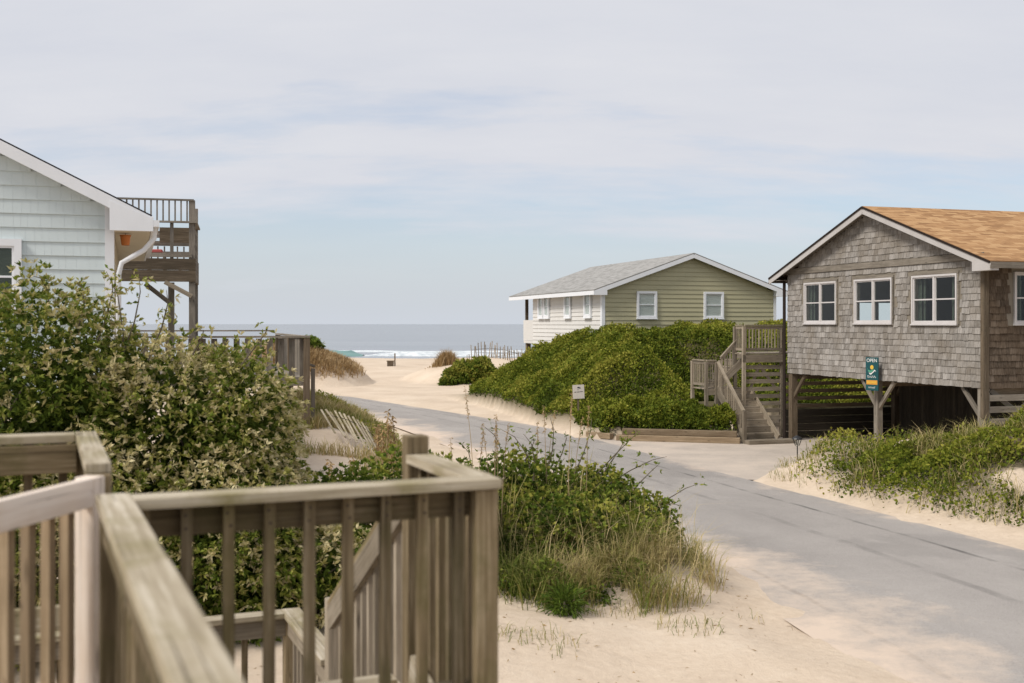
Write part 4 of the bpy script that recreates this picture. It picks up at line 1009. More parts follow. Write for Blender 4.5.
def l2():
    mb = MB()
    for k in range(8): mb.box(sp(.14 + .093 * k, .215, .037), sd_ * SW * .055, UZ * SH * .06, sn * .003, .2)
    mb.build('lettering', M['signyellow'], sg)
l2()
letters(.07, .05, 'signwhite', 7, .24, .78)
mb = MB(); mb.beam(G(-.02, -4.74, 2.1), sp(.5, .3, -.04), .05, .06); mb.beam(G(-.02, -4.74, 1.95), sp(.5, .08, -.04), .05, .06); mb.build('bracket', M['greywood'], sg)

# ------------------------------------------------------------------ porch deck and stairs beside the shingled house
pd = empty('porch_stairs', G(-1.0, .6, 0), 'weathered wooden porch and stairs against the corner of the shingled house', 'stairs')
def bx(name, mat, fn, parent=pd): mb = MB(); fn(mb); return mb.build(name, M[mat], parent)
def gbeam(a, b, w, h): return lambda m_: m_.beam(G(*a), G(*b), w, h)
def gpost(u, w, z0, z1, sz=.1, mat='tanwood', name='post'): return bx(name, mat, lambda m_: m_.box(G(u - sz / 2, w - sz / 2, z0), UZ * (z1 - z0), gu * sz, gw * sz))
def railing(p0, p1, z0a, z0b, hgt, n, mat='tanwood', lower=.12, capw=.09):
    """railing from (u,w) to (u,w) with floor heights z0a, z0b"""
    a, b = V((*p0, 0)), V((*p1, 0))
    at = lambda t, z: G(p0[0] + (p1[0] - p0[0]) * t, p0[1] + (p1[1] - p0[1]) * t, z0a + (z0b - z0a) * t + z)
    bx('top_rail', mat, lambda m_: m_.beam(at(0, hgt), at(1, hgt), capw, .04))
    bx('rail_board', mat, lambda m_: m_.beam(at(0, hgt - .08), at(1, hgt - .08), .03, .10))
    bx('bottom_rail', mat, lambda m_: m_.beam(at(0, lower), at(1, lower), .035, .09))
    for k in range(n):
        t = (k + .5) / n; bx('baluster', mat, lambda m_: m_.beam(at(t, lower + .04), at(t, hgt - .1), .038, .038))
ZU = 2.76; ZL = 1.62
G_grid = G
def G(u, w, z): return G_grid(u + .3, w + .7, z)            # the porch stands a little behind the house corner
bx('floor_boards', 'tanwood', lambda m_: [m_.box(G(-1.5, .02 + .145 * k, ZU - .04), gu * (1.48 if k < 4 or k > 10 else 1.0) + gu * 0, gw * .138, UZ * .04) for k in range(4)] + [m_.box(G(-.55, .62 + .145 * k, ZU - .04), gu * 4.5, gw * .138, UZ * .04) for k in range(8)])
bx('fascia', 'tanwood', lambda m_: m_.box(G(-1.52, -.02, ZU - .30), gu * 1.5, gw * .04, UZ * .25))
railing((-1.45, .03), (-.06, .03), ZU, ZU, .90, 12)
railing((-1.46, .06), (-1.46, .56), ZU, ZU, .90, 4)
gpost(-1.47, .03, 0, ZU + .86); gpost(-.08, .07, 0, ZU + .86); gpost(-1.47, .62, 0, ZU + .86)
slats(-.94, -.12, .04, .36, 1.25, .235, .13, pd, 'tanwood'); slats(-1.40, -.12, .04, 1.30, 2.42, .235, .13, pd, 'tanwood')
bx('brace', 'tanwood', gbeam((-.9, .09, 2.4), (-.2, .09, 1.5), .03, .1)); bx('brace', 'tanwood', gbeam((-1.3, .09, 1.4), (-.9, .09, 2.3), .03, .1))
bx('landing', 'tanwood', lambda m_: [m_.box(G(-2.58, .5 + .145 * k, ZL - .04), gu * 1.3, gw * .138, UZ * .04) for k in range(7)])
bx('fascia', 'tanwood', lambda m_: m_.box(G(-2.62, .46, ZL - .22), gu * .45, gw * .035, UZ * .2))
railing((-2.56, .50), (-2.22, .50), ZL, ZL, .90, 4); railing((-2.57, .55), (-2.57, 1.45), ZL, ZL, .90, 7)
for u, w in ((-2.57, .5), (-2.22, .48), (-2.57, 1.5), (-1.55, 1.5)): gpost(u, w, .2, ZL + .86)
for k in range(5):                                                  # upper flight, rising towards the house
    u0 = -2.15 + .25 * k; z_ = ZL + .228 * (k + 1)
    bx('step', 'tanwood', lambda m_: (m_.box(G(u0, .62, z_ - .04), gw * .86, gu * .27, UZ * .04), m_.box(G(u0 + .02, .62, z_ - .21), gw * .86, gu * .02, UZ * .165)))
railing((-2.0, .60), (-1.42, .60), ZL + .10, ZL + .68, .9, 6)
bx('stringer', 'tanwood', gbeam((-2.2, .585, ZL - .0), (-1.0, .585, ZU - .1), .04, .24))
W0, W1 = -1.30, .46
for k in range(8):                                                  # lower flight, coming towards the street
    w0 = W1 - .22 * (k + 1); z_ = ZL - .19 * (k + 1)
    bx('step', 'tanwood', lambda m_: (m_.box(G(-2.14, w0, z_ - .04), gu * 1.13, gw * .25, UZ * .04), m_.box(G(-2.14, w0 + .22, z_), gu * 1.13, gw * .02, UZ * .15)))
bx('step', 'tanwood', lambda m_: m_.box(G(-2.23, -1.72, .0), gu * 1.6, gw * .42, UZ * .13))
bx('stringer', 'tanwood', gbeam((-2.18, W1, ZL - .10), (-2.18, W0, .16), .045, .26)); bx('stringer', 'tanwood', gbeam((-.99, W1, ZL - .10), (-.99, W0, .16), .045, .22))
railing((-2.20, W1 - .05), (-2.20, W0), ZL - .05, .12, .9, 12)
gpost(-2.20, W0 - .05, 0, 1.02)

G = G_grid
# timber edging of the planted mound
def timber(label, p0, p1, z):
    mb = MB(); mb.beam(G(*p0, z), G(*p1, z), .2, .19); o = mb.build('edging_timber', M['timberwood'], loc=tuple(G((p0[0] + p1[0]) / 2, (p0[1] + p1[1]) / 2, 0)), bevel=.02)
    return tag(o, label, 'timber', 'timbers edging the planted mound')
timber('long bottom timber lying on the driveway edge under the green mound', (-5.3, 1.42), (-2.02, -.60), .10)
timber('upper timber laid on the long bottom timber under the green mound', (-5.1, 1.42), (-2.05, -.46), .292)
timber('short angled timber at the left end of the edging by the road', (-5.85, 2.55), (-5.38, 1.62), .12)

# notice board on the mound
nb = V((2.28, 38.3, 0)); z0 = hz(nb.x, nb.y)
nr = empty('notice_sign', (nb.x, nb.y, z0), 'small pale notice on a stake at the corner of the green mound', 'sign')
no = V((nb.x - .18, nb.y - .1, max(z0 + .55, 1.12))); nd = V((.99, -.05, .06)).normalized(); nn_ = V((-.05, -.998, 0)); nup = V((-.05, .02, .99))
mb = MB(); mb.box(no, nd * .40, nup * .48, nn_ * .02, .3); mb.build('sign_panel', M['notice'], nr)
mb = MB(); mb.beam((nb.x, nb.y - .06, z0 - .2), (nb.x, nb.y - .06, no.z + .3), .06, .06, up=(0, 1, 0)); mb.build('stake', M['brownwood'], nr)
def nflat(a, z, w, h):
    mbk.box(no + nd * a + nup * z + nn_ * .021, nd * w, nup * h, nn_ * .003, .3)
mbk = MB()
for a, z, w, h in ((.17, .36, .07, .05), (.23, .35, .05, .035), (.17, .30, .03, .02), (.06, .22, .05, .022), (.13, .225, .11, .018), (.25, .23, .10, .018)): nflat(a, z, w, h)
mbk.build('marks', M['ink'], nr)

# solar path light beside the driveway
lx, ly = 7.75, 30.15; lz = hz(lx, ly)
pl = empty('path_light', (lx, ly, lz), 'small black path light on a stake at the end of the vegetated dune', 'path light')
mb = MB(); mb.tube([(lx, ly, lz - .15), (lx, ly, lz + .42)], .016, 8); mb.build('stake', M['black'], pl)
mb = MB(); mb.tube([(lx, ly, lz + .40), (lx, ly, lz + .44), (lx, ly, lz + .60), (lx, ly, lz + .61)], [.04, .05, .11, .11], 12); mb.build('lamp_shade', M['glass'], pl)
mb = MB()
for k in range(4): a = k * math.pi / 2; mb.tube([(lx + .05 * math.cos(a), ly + .05 * math.sin(a), lz + .43), (lx + .115 * math.cos(a), ly + .115 * math.sin(a), lz + .61)], .012, 6)
mb.tube([(lx, ly, lz + .605), (lx, ly, lz + .64), (lx, ly, lz + .70)], [.15, .13, .03], 12)
mb.build('lamp_cap', M['black'], pl)

# wooden planter box at the right edge
bxx = V((9.75, 21.6, hz(9.75, 21.6) + .12)); pb = empty('planter_box', bxx, 'old wooden box half sunk in the vines below the slatted screen', 'box')
d1 = V((.97, -.2, .05)); d2 = V((.2, .97, 0))
for k, (o_, a_, b__) in enumerate(((V((0, 0, 0)), d1 * 1.0, d2 * .04), (d2 * .6, d1 * 1.0, d2 * .04), (d2 * .04, d2 * .56, d1 * .04), (d1 * .96 + d2 * .04, d2 * .56, d1 * .04))):
    mb = MB(); mb.box(bxx + o_, a_, b__, UZ * .17); mb.box(bxx + o_ + UZ * .172, a_, b__, UZ * .17); mb.build('side_board', M['brownwood'], pb)
mb = MB(); mb.box(bxx + d1 * .05 + d2 * .05 - UZ * .05, d1 * .9, d2 * .54, UZ * .3); mb.build('soil', M['bark'], pb)

# ------------------------------------------------------------------ sage house
sh = empty('sage_house', G(2.7, 18, 2.6), 'olive sided house with grey roof behind the green mound', 'house')
U0, U1, SW0, SW1, SP = -1.43, 6.8, 12.5, 22.0, 23.6
UM = (U0 + U1) / 2; SZB, SOV, SRK = 2.72, .48, .32; SZR = 6.72; SSL = (SZR - 5.10) / ((U1 - U0) / 2 + SOV)
sroof = lambda u: SZR - abs(u - UM) * SSL
fo = G(U0, SW0, 0)
mb = MB()
lap(mb, fo, gu, -gw, U1 - U0, SZB, None, 6.62, .19, lambda z: (max(0, UM - (SZR - .03 - z) / SSL - U0), min(U1 - U0, UM + (SZR - .03 - z) / SSL - U0)))
mb.build('front_siding', M['sage'], sh)
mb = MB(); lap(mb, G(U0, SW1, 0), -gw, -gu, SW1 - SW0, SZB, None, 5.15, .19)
o = mb.build('side_siding', M['whiteandglare'], sh)  # whitish colour carries the sunlit glare on this side
mb = MB()
mb.box(G(U0 + .01, SW0 + .01, SZB + .01), gu * (U1 - U0 - .02), gw * (SW1 - SW0 - .02), UZ * (5.15 - SZB), .5)
mb.hexa([G(U0 + .1, SW0 + .012, 5.161), G(U1 - .1, SW0 + .012, 5.161), G(U1 - .1, SW1, 5.161), G(U0 + .1, SW1, 5.161), G(UM - .1, SW0 + .012, 6.6), G(UM + .1, SW0 + .012, 6.6), G(UM + .1, SW1, 6.6), G(UM - .1, SW1, 6.6)], .5)
mb.build('wall', M['sage'], sh)
SWN = [(.12 - U0, .12 - U0 + .93), (3.27 - U0, 3.27 - U0 + .95)]
for a, b in SWN: window(sh, fo + gu * a + UZ * 3.94 - gw * .064, gu, -gw, b - a, 1.16, 1, .085, blind='blind', proud=.05, back=.024)
for w in (13.65, 16.25): window(sh, G(U0 - .064, w + .85, 3.98), -gw, -gu, .85, 1.12, 1, .11, blind='blind', proud=.05, back=.024)
for w in (19.3, 20.2): window(sh, G(U0 - .064, w + .8, 3.98), -gw, -gu, .8, 1.12, 1, .11, blind='blind', proud=.05, back=.024)
bx('corner_board', 'trimwhite', lambda m_: (m_.box(G(U0 - .04, SW0 - .042, SZB), UZ * 2.4, gu * .15, gw * .04), m_.box(G(U0 - .041, SW0 - .002, SZB), UZ * 2.4, gw * .12, gu * .04)), sh)
bx('corner_board', 'trimwhite', lambda m_: m_.box(G(U1 - .10, SW0 - .042, SZB), UZ * 2.4, gu * .13, gw * .04), sh)
mb = MB(); wA, wB = SW0 - SRK, 24.6
slab(mb, G(U0 - SOV, wB, sroof(U0 - SOV)), G(U0 - SOV, wA, sroof(U0 - SOV)), gu * (UM - U0 + SOV) + UZ * (UM - U0 + SOV) * SSL, .05)
slab(mb, G(U1 + SOV, wA, sroof(U0 - SOV)), G(U1 + SOV, wB, sroof(U0 - SOV)), -gu * (UM - U0 + SOV) + UZ * (UM - U0 + SOV) * SSL, .05)
mb.build('roof', M['roofgrey'], sh)
bx('rake_board', 'trimwhite', lambda m_: [m_.beam(G(u, wA + .012, sroof(U0 - SOV) - .085), G(UM, wA + .012, SZR - .085), .03, .17) for u in (U0 - SOV, U1 + SOV)], sh)
bx('soffit', 'trimwhite', lambda m_: [m_.beam(G(u, wA + SRK / 2 + .02, sroof(U0 - SOV) - .02), G(UM, wA + SRK / 2 + .02, SZR - .02), SRK - .06, .02) for u in (U0 - SOV, U1 + SOV)] + [m_.box(G(u, wA + .04, sroof(U0 - SOV) - .10), gu * .5, gw * (wB - wA - .06), UZ * .015) for u in (U0 - SOV + .03, U1 - .03)], sh)
bx('fascia', 'trimwhite', lambda m_: [m_.box(G(u, wA, sroof(U0 - SOV) - .17), gw * (wB - wA), gu * .028, UZ * .17) for u in (U0 - SOV - .03, U1 + SOV + .002)], sh)
for a, b in ((U0 - SOV - .02, U0 + .1), (U1 - .1, U1 + SOV + .02)): bx('eave_return', 'trimwhite', lambda m_: m_.hexa([G(a, wA - .004, 4.92), G(b, wA - .004, 4.92), G(b, wA + .3, 4.92), G(a, wA + .3, 4.92), G(a, wA - .004, sroof(a) - .02), G(b, wA - .004, sroof(b) - .02), G(b, wA + .3, sroof(b) - .02), G(a, wA + .3, sroof(a) - .02)], .3), sh)
bx('porch_wall', 'whiteandglare', lambda m_: (m_.box(G(U0, SW1 + .003, 2.85), gw * (SP - SW1), gu * .06, UZ * 1.05), m_.box(G(U0, SP, 2.85), gu * (U1 - U0), gw * .06, UZ * 1.05), m_.box(G(U0, SW1 + .003, 2.72), gw * (SP - SW1), gu * (U1 - U0), UZ * .12)), sh)
for u in (U0 + .07, UM, U1 - .1): bx('porch_post', 'brownwood', lambda m_: m_.box(G(u, SP - .15, 3.9), UZ * 1.1, gu * .14, gw * .14), sh)
for u, w in [(U0 + .1, w) for w in (23.4, 21.6, 19.6, 16.5, 13.2)] + [(UM, 23.4), (U1 - .2, 23.4), (U1 - .2, 13), (UM, 13)]:
    bx('piling', 'brownwood', lambda m_: m_.box(G(u, w, .2), UZ * 2.52, gu * .22, gw * .22), sh)
bx('brace', 'brownwood', gbeam((U0 + .2, 23.4, 2.5), (U0 + .2, 21.7, 1.6), .06, .14), sh)

# ------------------------------------------------------------------ mint house on the left
mu = V((.9455, .3256, 0)); mw = V((-.3256, .9455, 0)); MC = V((-6.83, 19.0, 0))
def Q(u, w, z): return MC + mu * u + mw * w + UZ * z
mh = empty('mint_house', Q(-4, 4.5, 2), 'pale mint sided house with white trim and a curved downspout', 'house')
MW, ML = 8.6, 9.0; MSL = .50; MZ = 5.86; MOV = .62; MRK = .30
mroof = lambda u: MZ - .02 - u * MSL if u > -MW / 2 else MZ - .02 + (u + MW) * MSL
mb = MB(); z = 2.3; ex = .232
while z < 7.9:
    r0 = max(-MW, -MW - 0 + max(0, (z + ex - MZ) / MSL)); r1 = min(0, -max(0, (z + ex - MZ + .03) / MSL))
    x = r0
    while x < r1 - .02:
        w_ = min(random.choice((.11, .14, .17, .20)), r1 - x); p = Q(x, 0, z); t_ = .028 + .002 * random.random()
        mb.hexa([p, p + mu * (w_ - .0015), p + mu * (w_ - .0015) - mw * t_, p - mw * t_, p + UZ * (ex + .01), p + mu * (w_ - .0015) + UZ * (ex + .01), p + mu * (w_ - .0015) + UZ * (ex + .01) - mw * .004, p + UZ * (ex + .01) - mw * .004], random.random() * .3)
        x += w_
    z += ex
mb.build('front_siding', M['mint'], mh)
mb = MB(); lap(mb, Q(0, 0, 0), mw, mu, ML, 2.3, None, 5.75, .15); mb.build('side_siding', M['creamshade'], mh)
mb = MB(); mb.box(Q(-MW, .01, 2.3), mu * (MW - .01), mw * (ML - .02), UZ * 3.5, .5)
mb.hexa([Q(-MW + .1, .012, 5.801), Q(-.1, .012, 5.801), Q(-.1, ML - .02, 5.801), Q(-MW + .1, ML - .02, 5.801), Q(-MW / 2 - .1, .012, 7.8), Q(-MW / 2 + .1, .012, 7.8), Q(-MW / 2 + .1, ML - .02, 7.8), Q(-MW / 2 - .1, ML - .02, 7.8)], .5)
mb.build('wall', M['mint'], mh)
qbx = lambda name, mat, fn: bx(name, mat, fn, mh)
qbx('corner_board', 'trimwhite', lambda m_: (m_.box(Q(-.13, -.05, 2.3), UZ * 3.5, mu * .15, mw * .048), m_.box(Q(-.0, -.001, 2.3), UZ * 3.45, mw * .12, mu * .022)))
window(mh, Q(-2.98, -.056, 3.86), mu, -mw, 1.55, 1.25, 2, .115, blind='dark', proud=.05, back=.024)  # dark green slats carry the reflections of the pane in their colour
mb = MB()
A_ = MW / 2 + MOV
slab(mb, Q(MOV, -MRK, mroof(MOV)), Q(MOV, ML + .3, mroof(MOV)), -mu * A_ + UZ * A_ * MSL, .028)
slab(mb, Q(-MW - MOV, ML + .3, mroof(MOV)), Q(-MW - MOV, -MRK, mroof(MOV)), mu * A_ + UZ * A_ * MSL, .05)
mb.build('roof', M['roofdark'], mh)
qbx('rake_board', 'trimwhite', lambda m_: [m_.beam(Q(u, -MRK + .0, mroof(MOV) - .105), Q(-MW / 2, -MRK, mroof(-MW / 2) - .105), .03, .19) for u in (MOV, -MW - MOV)])
def msoffit(m_):
    m_.beam(Q(MOV, -MRK / 2 + .02, mroof(MOV) - .16), Q(-MW / 2, -MRK / 2 + .02, mroof(-MW / 2) - .16), MRK - .04, .02)
qbx('soffit', 'trimwhite', msoffit)
qbx('eave_soffit', 'creamshade', lambda m_: m_.box(Q(.02, -MRK + .03, 5.28), mu * (MOV - .03), mw * (ML + .5), UZ * .015))
qbx('fascia', 'trimwhite', lambda m_: m_.box(Q(MOV, -MRK, 5.29), mw * (ML + .6), mu * .028, UZ * (mroof(MOV) - 5.28)))
qbx('eave_return', 'trimwhite', lambda m_: m_.hexa([Q(-.05, -MRK - .022, 5.28), Q(MOV + .03, -MRK - .022, 5.28), Q(MOV + .03, -MRK + .03, 5.28), Q(-.05, -MRK + .03, 5.28), Q(-.05, -MRK - .022, mroof(-.05) - .08), Q(MOV + .03, -MRK - .022, mroof(MOV + .03) - .02), Q(MOV + .03, -MRK + .03, mroof(MOV + .03) - .02), Q(-.05, -MRK + .03, mroof(-.05) - .08)], .2))
qbx('gutter', 'trimwhite', lambda m_: m_.box(Q(MOV + .030, -MRK - .02, 5.36), mw * (ML + .6), mu * .10, UZ * .11))
mb = MB(); q = .045
mb.tube([Q(MOV + .06, -MRK + .25, 5.38), Q(MOV + .05, -MRK + .25, 5.18), Q(MOV - .12, -MRK + .25, 4.97), Q(.30, -.02, 4.85), Q(.14, -.02, 4.75), Q(.09, -.02, 4.55), Q(.09, -.02, 2.3)], q, 10)
mb.build('downspout', M['trimwhite'], mh, smooth=True)
# orange pot hanging under the eave
hp = Q(.20, .30, 5.07); pr = empty('hanging_pot', hp, 'orange pot hanging under the eave of the mint house', 'pot')
mb = MB(); mb.tube([hp, hp + UZ * .02, hp + UZ * .14, hp + UZ * .18, hp + UZ * .18], [.065, .07, .085, .10, .07], 14); mb.build('pot', M['orange'], pr, smooth=True)
mb = MB(); mb.tube([hp + UZ * .1, hp + UZ * .205], .006, 6); mb.build('hanger', M['pipe'], pr)

# ------------------------------------------------------------------ lookout deck behind the mint house
def pxp(px, py, Yd): return V(((px - 512) / F * Yd, Yd, EYE + (324 - py) / F * Yd))
lk = empty('lookout_deck', (-8.9, 30.5, 3), 'tall weathered lookout deck on posts behind the mint house', 'deck')
LA = V((-8.60, 30.0, 0)); ld = V((.97, .24, 0)).normalized(); lw = V((-ld.y, ld.x, 0))     # right front corner, along front, away
def Lp(s, t, z): return LA + ld * s + lw * t + UZ * z
lbx = lambda name, mat, fn: bx(name, mat, fn, lk)
lbx('beam', 'brownwood', lambda m_: (m_.box(Lp(-3.2, 0, 4.84), ld * 3.25, lw * .06, UZ * .31), m_.box(Lp(-3.2, .012, 5.155), ld * 3.25, lw * .05, UZ * .31)))
lbx('beam', 'brownwood', lambda m_: (m_.box(Lp(-.0, .065, 4.84), lw * 2.4, ld * .05, UZ * .31), m_.box(Lp(-.0, .065, 5.155), lw * 2.4, ld * .05, UZ * .31)))
lbx('floor_boards', 'brownwood', lambda m_: [m_.box(Lp(-3.2, .07 + .15 * k, 5.40), ld * 3.15, lw * .142, UZ * .04) for k in range(15)])
lbx('joist', 'darkwood', lambda m_: [m_.box(Lp(-3.2 + .4 * k, .07, 5.0), lw * 2.3, ld * .04, UZ * .2) for k in range(8)])
for s, t, z1 in ((-.05, .05, 7.05), (-.05, 2.3, 7.05), (-3.1, 2.3, 6.5), (-.62, .62, 4.84), (-3.1, .1, 4.9)):
    lbx('post', 'greywood', lambda m_: m_.box(Lp(s - .08, t, hz(-9, 31)), UZ * (z1 - hz(-9, 31)), ld * .16, lw * .16))
lbx('brace', 'tanwood', lambda m_: m_.beam(Lp(-.75, -.02, 4.83), Lp(-.05, -.02, 4.45), .07, .12)); lbx('brace', 'greywood', lambda m_: m_.beam(Lp(-1.3, .6, 4.8), Lp(-.62, .6, 4.25), .07, .12))
lbx('top_rail', 'greywood', lambda m_: (m_.box(Lp(-3.2, -.05, 6.43), ld * 3.3, lw * .16, UZ * .045)))
lbx('top_rail', 'greywood', lambda m_: m_.box(Lp(-3.2, .02, 7.03), ld * 3.2, lw * .10, UZ * .045))
lbx('top_rail', 'greywood', lambda m_: m_.box(Lp(-.05, .11, 6.432), lw * 2.3, ld * .14, UZ * .045))
for k in range(18): lbx('baluster', 'greywood', lambda m_: m_.box(Lp(-.12 - .155 * (k + .5), .05, 6.475), UZ * .555, ld * .04, lw * .04))
for k in range(3): lbx('rail_post', 'greywood', lambda m_: m_.box(Lp(-.62 - .62 * k * 1.15, .065, 5.44), UZ * .99, ld * .09, lw * .09))
for z_, hh in ((6.18, .16), (6.32, .06), (5.95, .14), (5.72, .07)): lbx('rail_board', 'greywood', lambda m_: m_.box(Lp(-2.9, 2.25, z_), ld * 2.8, lw * .04, UZ * hh))
for k in range(15): lbx('baluster', 'greywood', lambda m_: m_.box(Lp(-.2 - .18 * k, 2.30, 5.44), UZ * .5, ld * .04, lw * .04))
lbx('rail_board', 'brownwood', lambda m_: m_.box(Lp(-.95, 1.0, 5.96), ld * .85, lw * .05, UZ * .42))
lbx('bottom_rail', 'greywood', lambda m_: m_.box(Lp(-3.2, .02, 5.50), ld * 3.15, lw * .04, UZ * .09))
mb = MB(); rt = Lp(-1.1, 1.4, 5.70)
mb.box(Lp(-1.75, 1.30, 5.70), ld * .85, lw * .5, UZ * .09); tw = mb.build('cushion', M['red'], loc=tuple(rt), bevel=.02); tag(tw, 'faded red cushion seen through the lookout deck rail', 'cushion')
mb = MB(); mb.box(Lp(-1.95, 1.25, 5.64), ld * 1.15, lw * .6, UZ * .055)
for a, c in ((-1.93, 1.28), (-.88, 1.28), (-1.93, 1.78), (-.88, 1.78)): mb.box(Lp(a, c, 5.44), UZ * .2, ld * .06, lw * .05)
tag(mb.build('bench', M['greywood'], loc=tuple(Lp(-1.4, 1.5, 5.44))), 'low wooden bench on the lookout deck holding the red cushion', 'bench')

# lower boardwalk deck right of it
bw = empty('boardwalk_deck', (-6.5, 30, 1), 'lower grey wooden deck with plank railing behind the silvery shrub', 'deck')
B0 = V((-5.0, 27.0, 0)); bd = V((.957, .289, 0)); bk = V((-.289, .957, 0))
def Bp(s, t, z): return B0 + bd * s + bk * t + UZ * z
bbx = lambda name, mat, fn: bx(name, mat, fn, bw)
BT = 3.41
bbx('floor_boards', 'greywood', lambda m_: [m_.box(Bp(-5.0, .05 + .2 * k, 2.36), bd * 5.0, bk * .19, UZ * .04) for k in range(40)])
bbx('top_rail', 'greywood', lambda m_: m_.box(Bp(-5, -.1, BT - .04), bd * 5.08, bk * .16, UZ * .045)); bbx('top_rail', 'greywood', lambda m_: m_.box(Bp(-.08, .065, BT - .041), bk * 8, bd * .16, UZ * .045))
bbx('top_rail', 'greywood', lambda m_: m_.box(Bp(-5, 8.0, BT + .06), bd * 4.9, bk * .16, UZ * .045))
bbx('rail_board', 'greywood', lambda m_: m_.box(Bp(-5, -.02, 2.2), bd * 5.0, bk * .04, UZ * .2)); bbx('rail_board', 'greywood', lambda m_: m_.box(Bp(-.04, .03, 2.2), bk * 8, bd * .04, UZ * .2))
for k in range(18): bbx('plank', 'greywood', lambda m_: m_.box(Bp(-.16 - .26 * k, .0, 2.40), UZ * .95, bd * .14, bk * .025))
for k in range(28): bbx('plank', 'greywood', lambda m_: m_.box(Bp(-.02, .22 + .27 * k, 2.40), UZ * .95, bk * .14, bd * .025))
for s, t in ((0, 0), (-2.5, 0), (-4.9, 0), (0, 4), (0, 8), (-4.9, 8)): bbx('post', 'brownwood', lambda m_: m_.box(Bp(s - .075, t - .015 - .075, -.2), UZ * (BT + .15), bd * .15, bk * .15))
bbx('handrail', 'greywood', lambda m_: m_.beam(Bp(.06, .25, 2.72), Bp(.22, .33, 2.66), .1, .05)); bbx('post', 'greywood', lambda m_: m_.box(Bp(.15, .28, .3), UZ * 2.3, bd * .09, bk * .09))

# ------------------------------------------------------------------ sand fences, marker on the beach
def sand_fence(label, pts, gap, hgt, seed, zt=0):
    random.seed(seed); P = [V((*p, 0)) for p in pts]; root = empty('sand_fence', (P[0].x, P[0].y, hz(P[0].x, P[0].y)), label, 'fence', 'slatted sand fences on the dunes')
    tops = []
    for a, b in zip(P[:-1], P[1:]):
        n = int((b - a).length / gap)
        for k in range(n):
            p = a.lerp(b, (k + random.uniform(-.15, .15)) / n); z = hz(p.x, p.y); h_ = hgt * random.uniform(.75, 1.1); tops.append((p.x, p.y, z + hgt * .6))
            mb = MB(); mb.beam((p.x, p.y, z - .1), (p.x + random.gauss(0, .06), p.y + random.gauss(0, .05), z + h_), .055, .02, up=(0, 1, 0)); mb.build('picket', M['tanwood'], root)
    mb = MB(); mb.tube(tops, .012, 5); mb.build('wire', M['pipe'], root)
sand_fence('thin slatted sand fence between the far right dune and the sage house', [(-2.6, 72), (.2, 71.2), (2.6, 70)], .16, 1.0, 3)
sand_fence('leaning sand fence further back along the beach dune', [(-3.2, 78), (2.5, 78.5)], .26, 1.0, 5)
ff = V((-4.25, 26.2, 0)); fr = empty('fallen_fence', (ff.x, ff.y, hz(ff.x, ff.y)), 'collapsed slatted fence lying on the sandy bank beside the silvery shrub', 'fence')
random.seed(9)
for k in range(11):
    a = ff + V((-.35 + .10 * k, .55 + .06 * k, 0)); b = a + V((.55 + random.gauss(0, .05), -1.05, 0))
    za = hz(a.x, a.y) + .50 + random.gauss(0, .02); zb_ = hz(b.x, b.y) + .16 + random.gauss(0, .03)
    mb = MB(); mb.beam((a.x, a.y, za), (b.x, b.y, zb_), .045, .016); mb.build('slat', M['capwood'], fr)
mb = MB(); q1 = [ff + V((-.2 + .1 * k, .3 + .06 * k, 0)) for k in range(12)]; mb.tube([(p.x, p.y, hz(p.x, p.y) + .42) for p in q1], .006, 5); mb.build('wire', M['pipe'], fr)
mx, my = -8.9, 82.0; mz = hz(mx, my)
mk = empty('beach_marker', (mx, my, mz), 'small dark box and post on the crest of the beach path', 'marker post')
mb = MB(); mb.box((mx - .30, my - .25, mz - .05), (.45, 0, 0), (0, .4, 0), (0, 0, .40)); mb.box((mx - .34, my - .28, mz + .351), (.53, 0, 0), (0, .46, 0), (0, 0, .06)); mb.build('box', M['brownwood'], mk)
mb = MB(); mb.beam((mx + .25, my, mz - .1), (mx + .25, my, mz + .95), .09, .09, up=(0, 1, 0)); mb.build('post', M['brownwood'], mk)

# ------------------------------------------------------------------ camera, sky, sun
cam = bpy.data.cameras.new('camera'); co = bpy.data.objects.new('camera', cam); col.objects.link(co); scn.camera = co
co.location = (0, 0, EYE); co.rotation_euler = (R(90), 0, 0)
cam.sensor_width = 36; cam.lens = F / 1024 * 36; cam.shift_y = -(341.5 - 324) / 1024
cam.clip_start = .05; cam.clip_end = 60000
cam.dof.use_dof = True; cam.dof.focus_distance = 26; cam.dof.aperture_fstop = 2.3

SUN_DIR = V((-.55, -.38, .74)).normalized()                       # towards the sun: high, from the left
el = math.asin(SUN_DIR.z); az = math.atan2(SUN_DIR.x, SUN_DIR.y)
sl_ = bpy.data.lights.new('sun', 'SUN'); sl_.energy = 2.25; sl_.angle = R(16); sl_.color = (1, .955, .88)
so_ = bpy.data.objects.new('sun', sl_); col.objects.link(so_); so_.rotation_euler = SUN_DIR.to_track_quat('Z', 'Y').to_euler(); so_.location = (0, 0, 30)

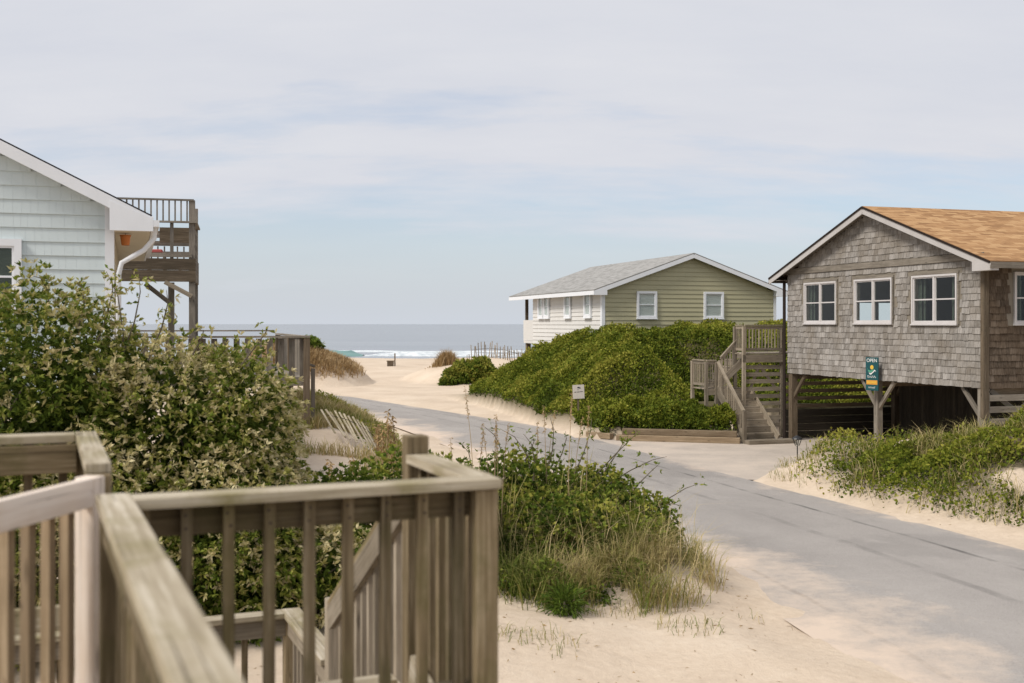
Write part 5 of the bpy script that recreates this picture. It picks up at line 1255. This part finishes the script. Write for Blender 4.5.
wd = bpy.data.worlds.new('World'); scn.world = wd; wd.use_nodes = True; nt = wd.node_tree
bg = nt.nodes['Background']
sky = N(nt, 'ShaderNodeTexSky', sky_type='NISHITA', sun_disc=False, sun_elevation=el, sun_rotation=az, altitude=5, air_density=1.0, dust_density=1.5)
tc = N(nt, 'ShaderNodeTexCoord')
sp3 = N(nt, 'ShaderNodeSeparateXYZ'); nt.links.new(tc.outputs['Generated'], sp3.inputs[0])
# clouds on a high flat layer: project the direction on a plane overhead
zc = math_(nt, 'ADD', math_(nt, 'MAXIMUM', sp3.outputs[2], 0.0), .22)
cb = N(nt, 'ShaderNodeCombineXYZ'); nt.links.new(math_(nt, 'DIVIDE', sp3.outputs[0], zc), cb.inputs[0]); nt.links.new(math_(nt, 'DIVIDE', sp3.outputs[1], zc), cb.inputs[1])
n1 = noise(nt, cb.outputs[0], 1, 5, .55, (.75, 2.4, 1)); n2 = noise(nt, cb.outputs[0], 1, 7, .6, (1.6, 3.6, 1))
cov = math_(nt, 'ADD', math_(nt, 'MULTIPLY', n1, .62), math_(nt, 'MULTIPLY', n2, .38))
hi_ = math_(nt, 'MULTIPLY', math_(nt, 'MINIMUM', math_(nt, 'MAXIMUM', sp3.outputs[2], 0), .3), 2.2)
cov = math_(nt, 'ADD', cov, hi_)
msk = ramp(nt, cov, [(.66, (.42, .42, .42)), (.86, (1, 1, 1))])
cl = ramp(nt, n2, [(.3, (.455, .470, .515)), (.7, (.495, .503, .535))])
sc2 = N(nt, 'ShaderNodeVectorMath', operation='SCALE'); nt.links.new(cl, sc2.inputs[0]); sc2.inputs['Scale'].default_value = 10.0
skc = mixc(nt, 1.0, sky.outputs[0], (.86, .94, 1.02), 'MULTIPLY')
hzn = ramp(nt, sp3.outputs[2], [(.0, (1, 1, 1)), (.11, (0, 0, 0))])
skv = mixc(nt, math_(nt, 'MULTIPLY', hzn, .85), mixc(nt, msk, skc, sc2.outputs[0]), (4.45, 4.72, 5.18))
nt.links.new(skv, bg.inputs[0]); bg.inputs[1].default_value = .10

scn.view_settings.view_transform = 'Standard'; scn.view_settings.look = 'None'; scn.view_settings.exposure = 0.56; scn.view_settings.gamma = 1
scn.view_settings.use_curve_mapping = False
scn.render.engine = 'CYCLES'; scn.cycles.use_denoising = True
scn.cycles.max_bounces = 6; scn.cycles.diffuse_bounces = 3; scn.cycles.transparent_max_bounces = 12
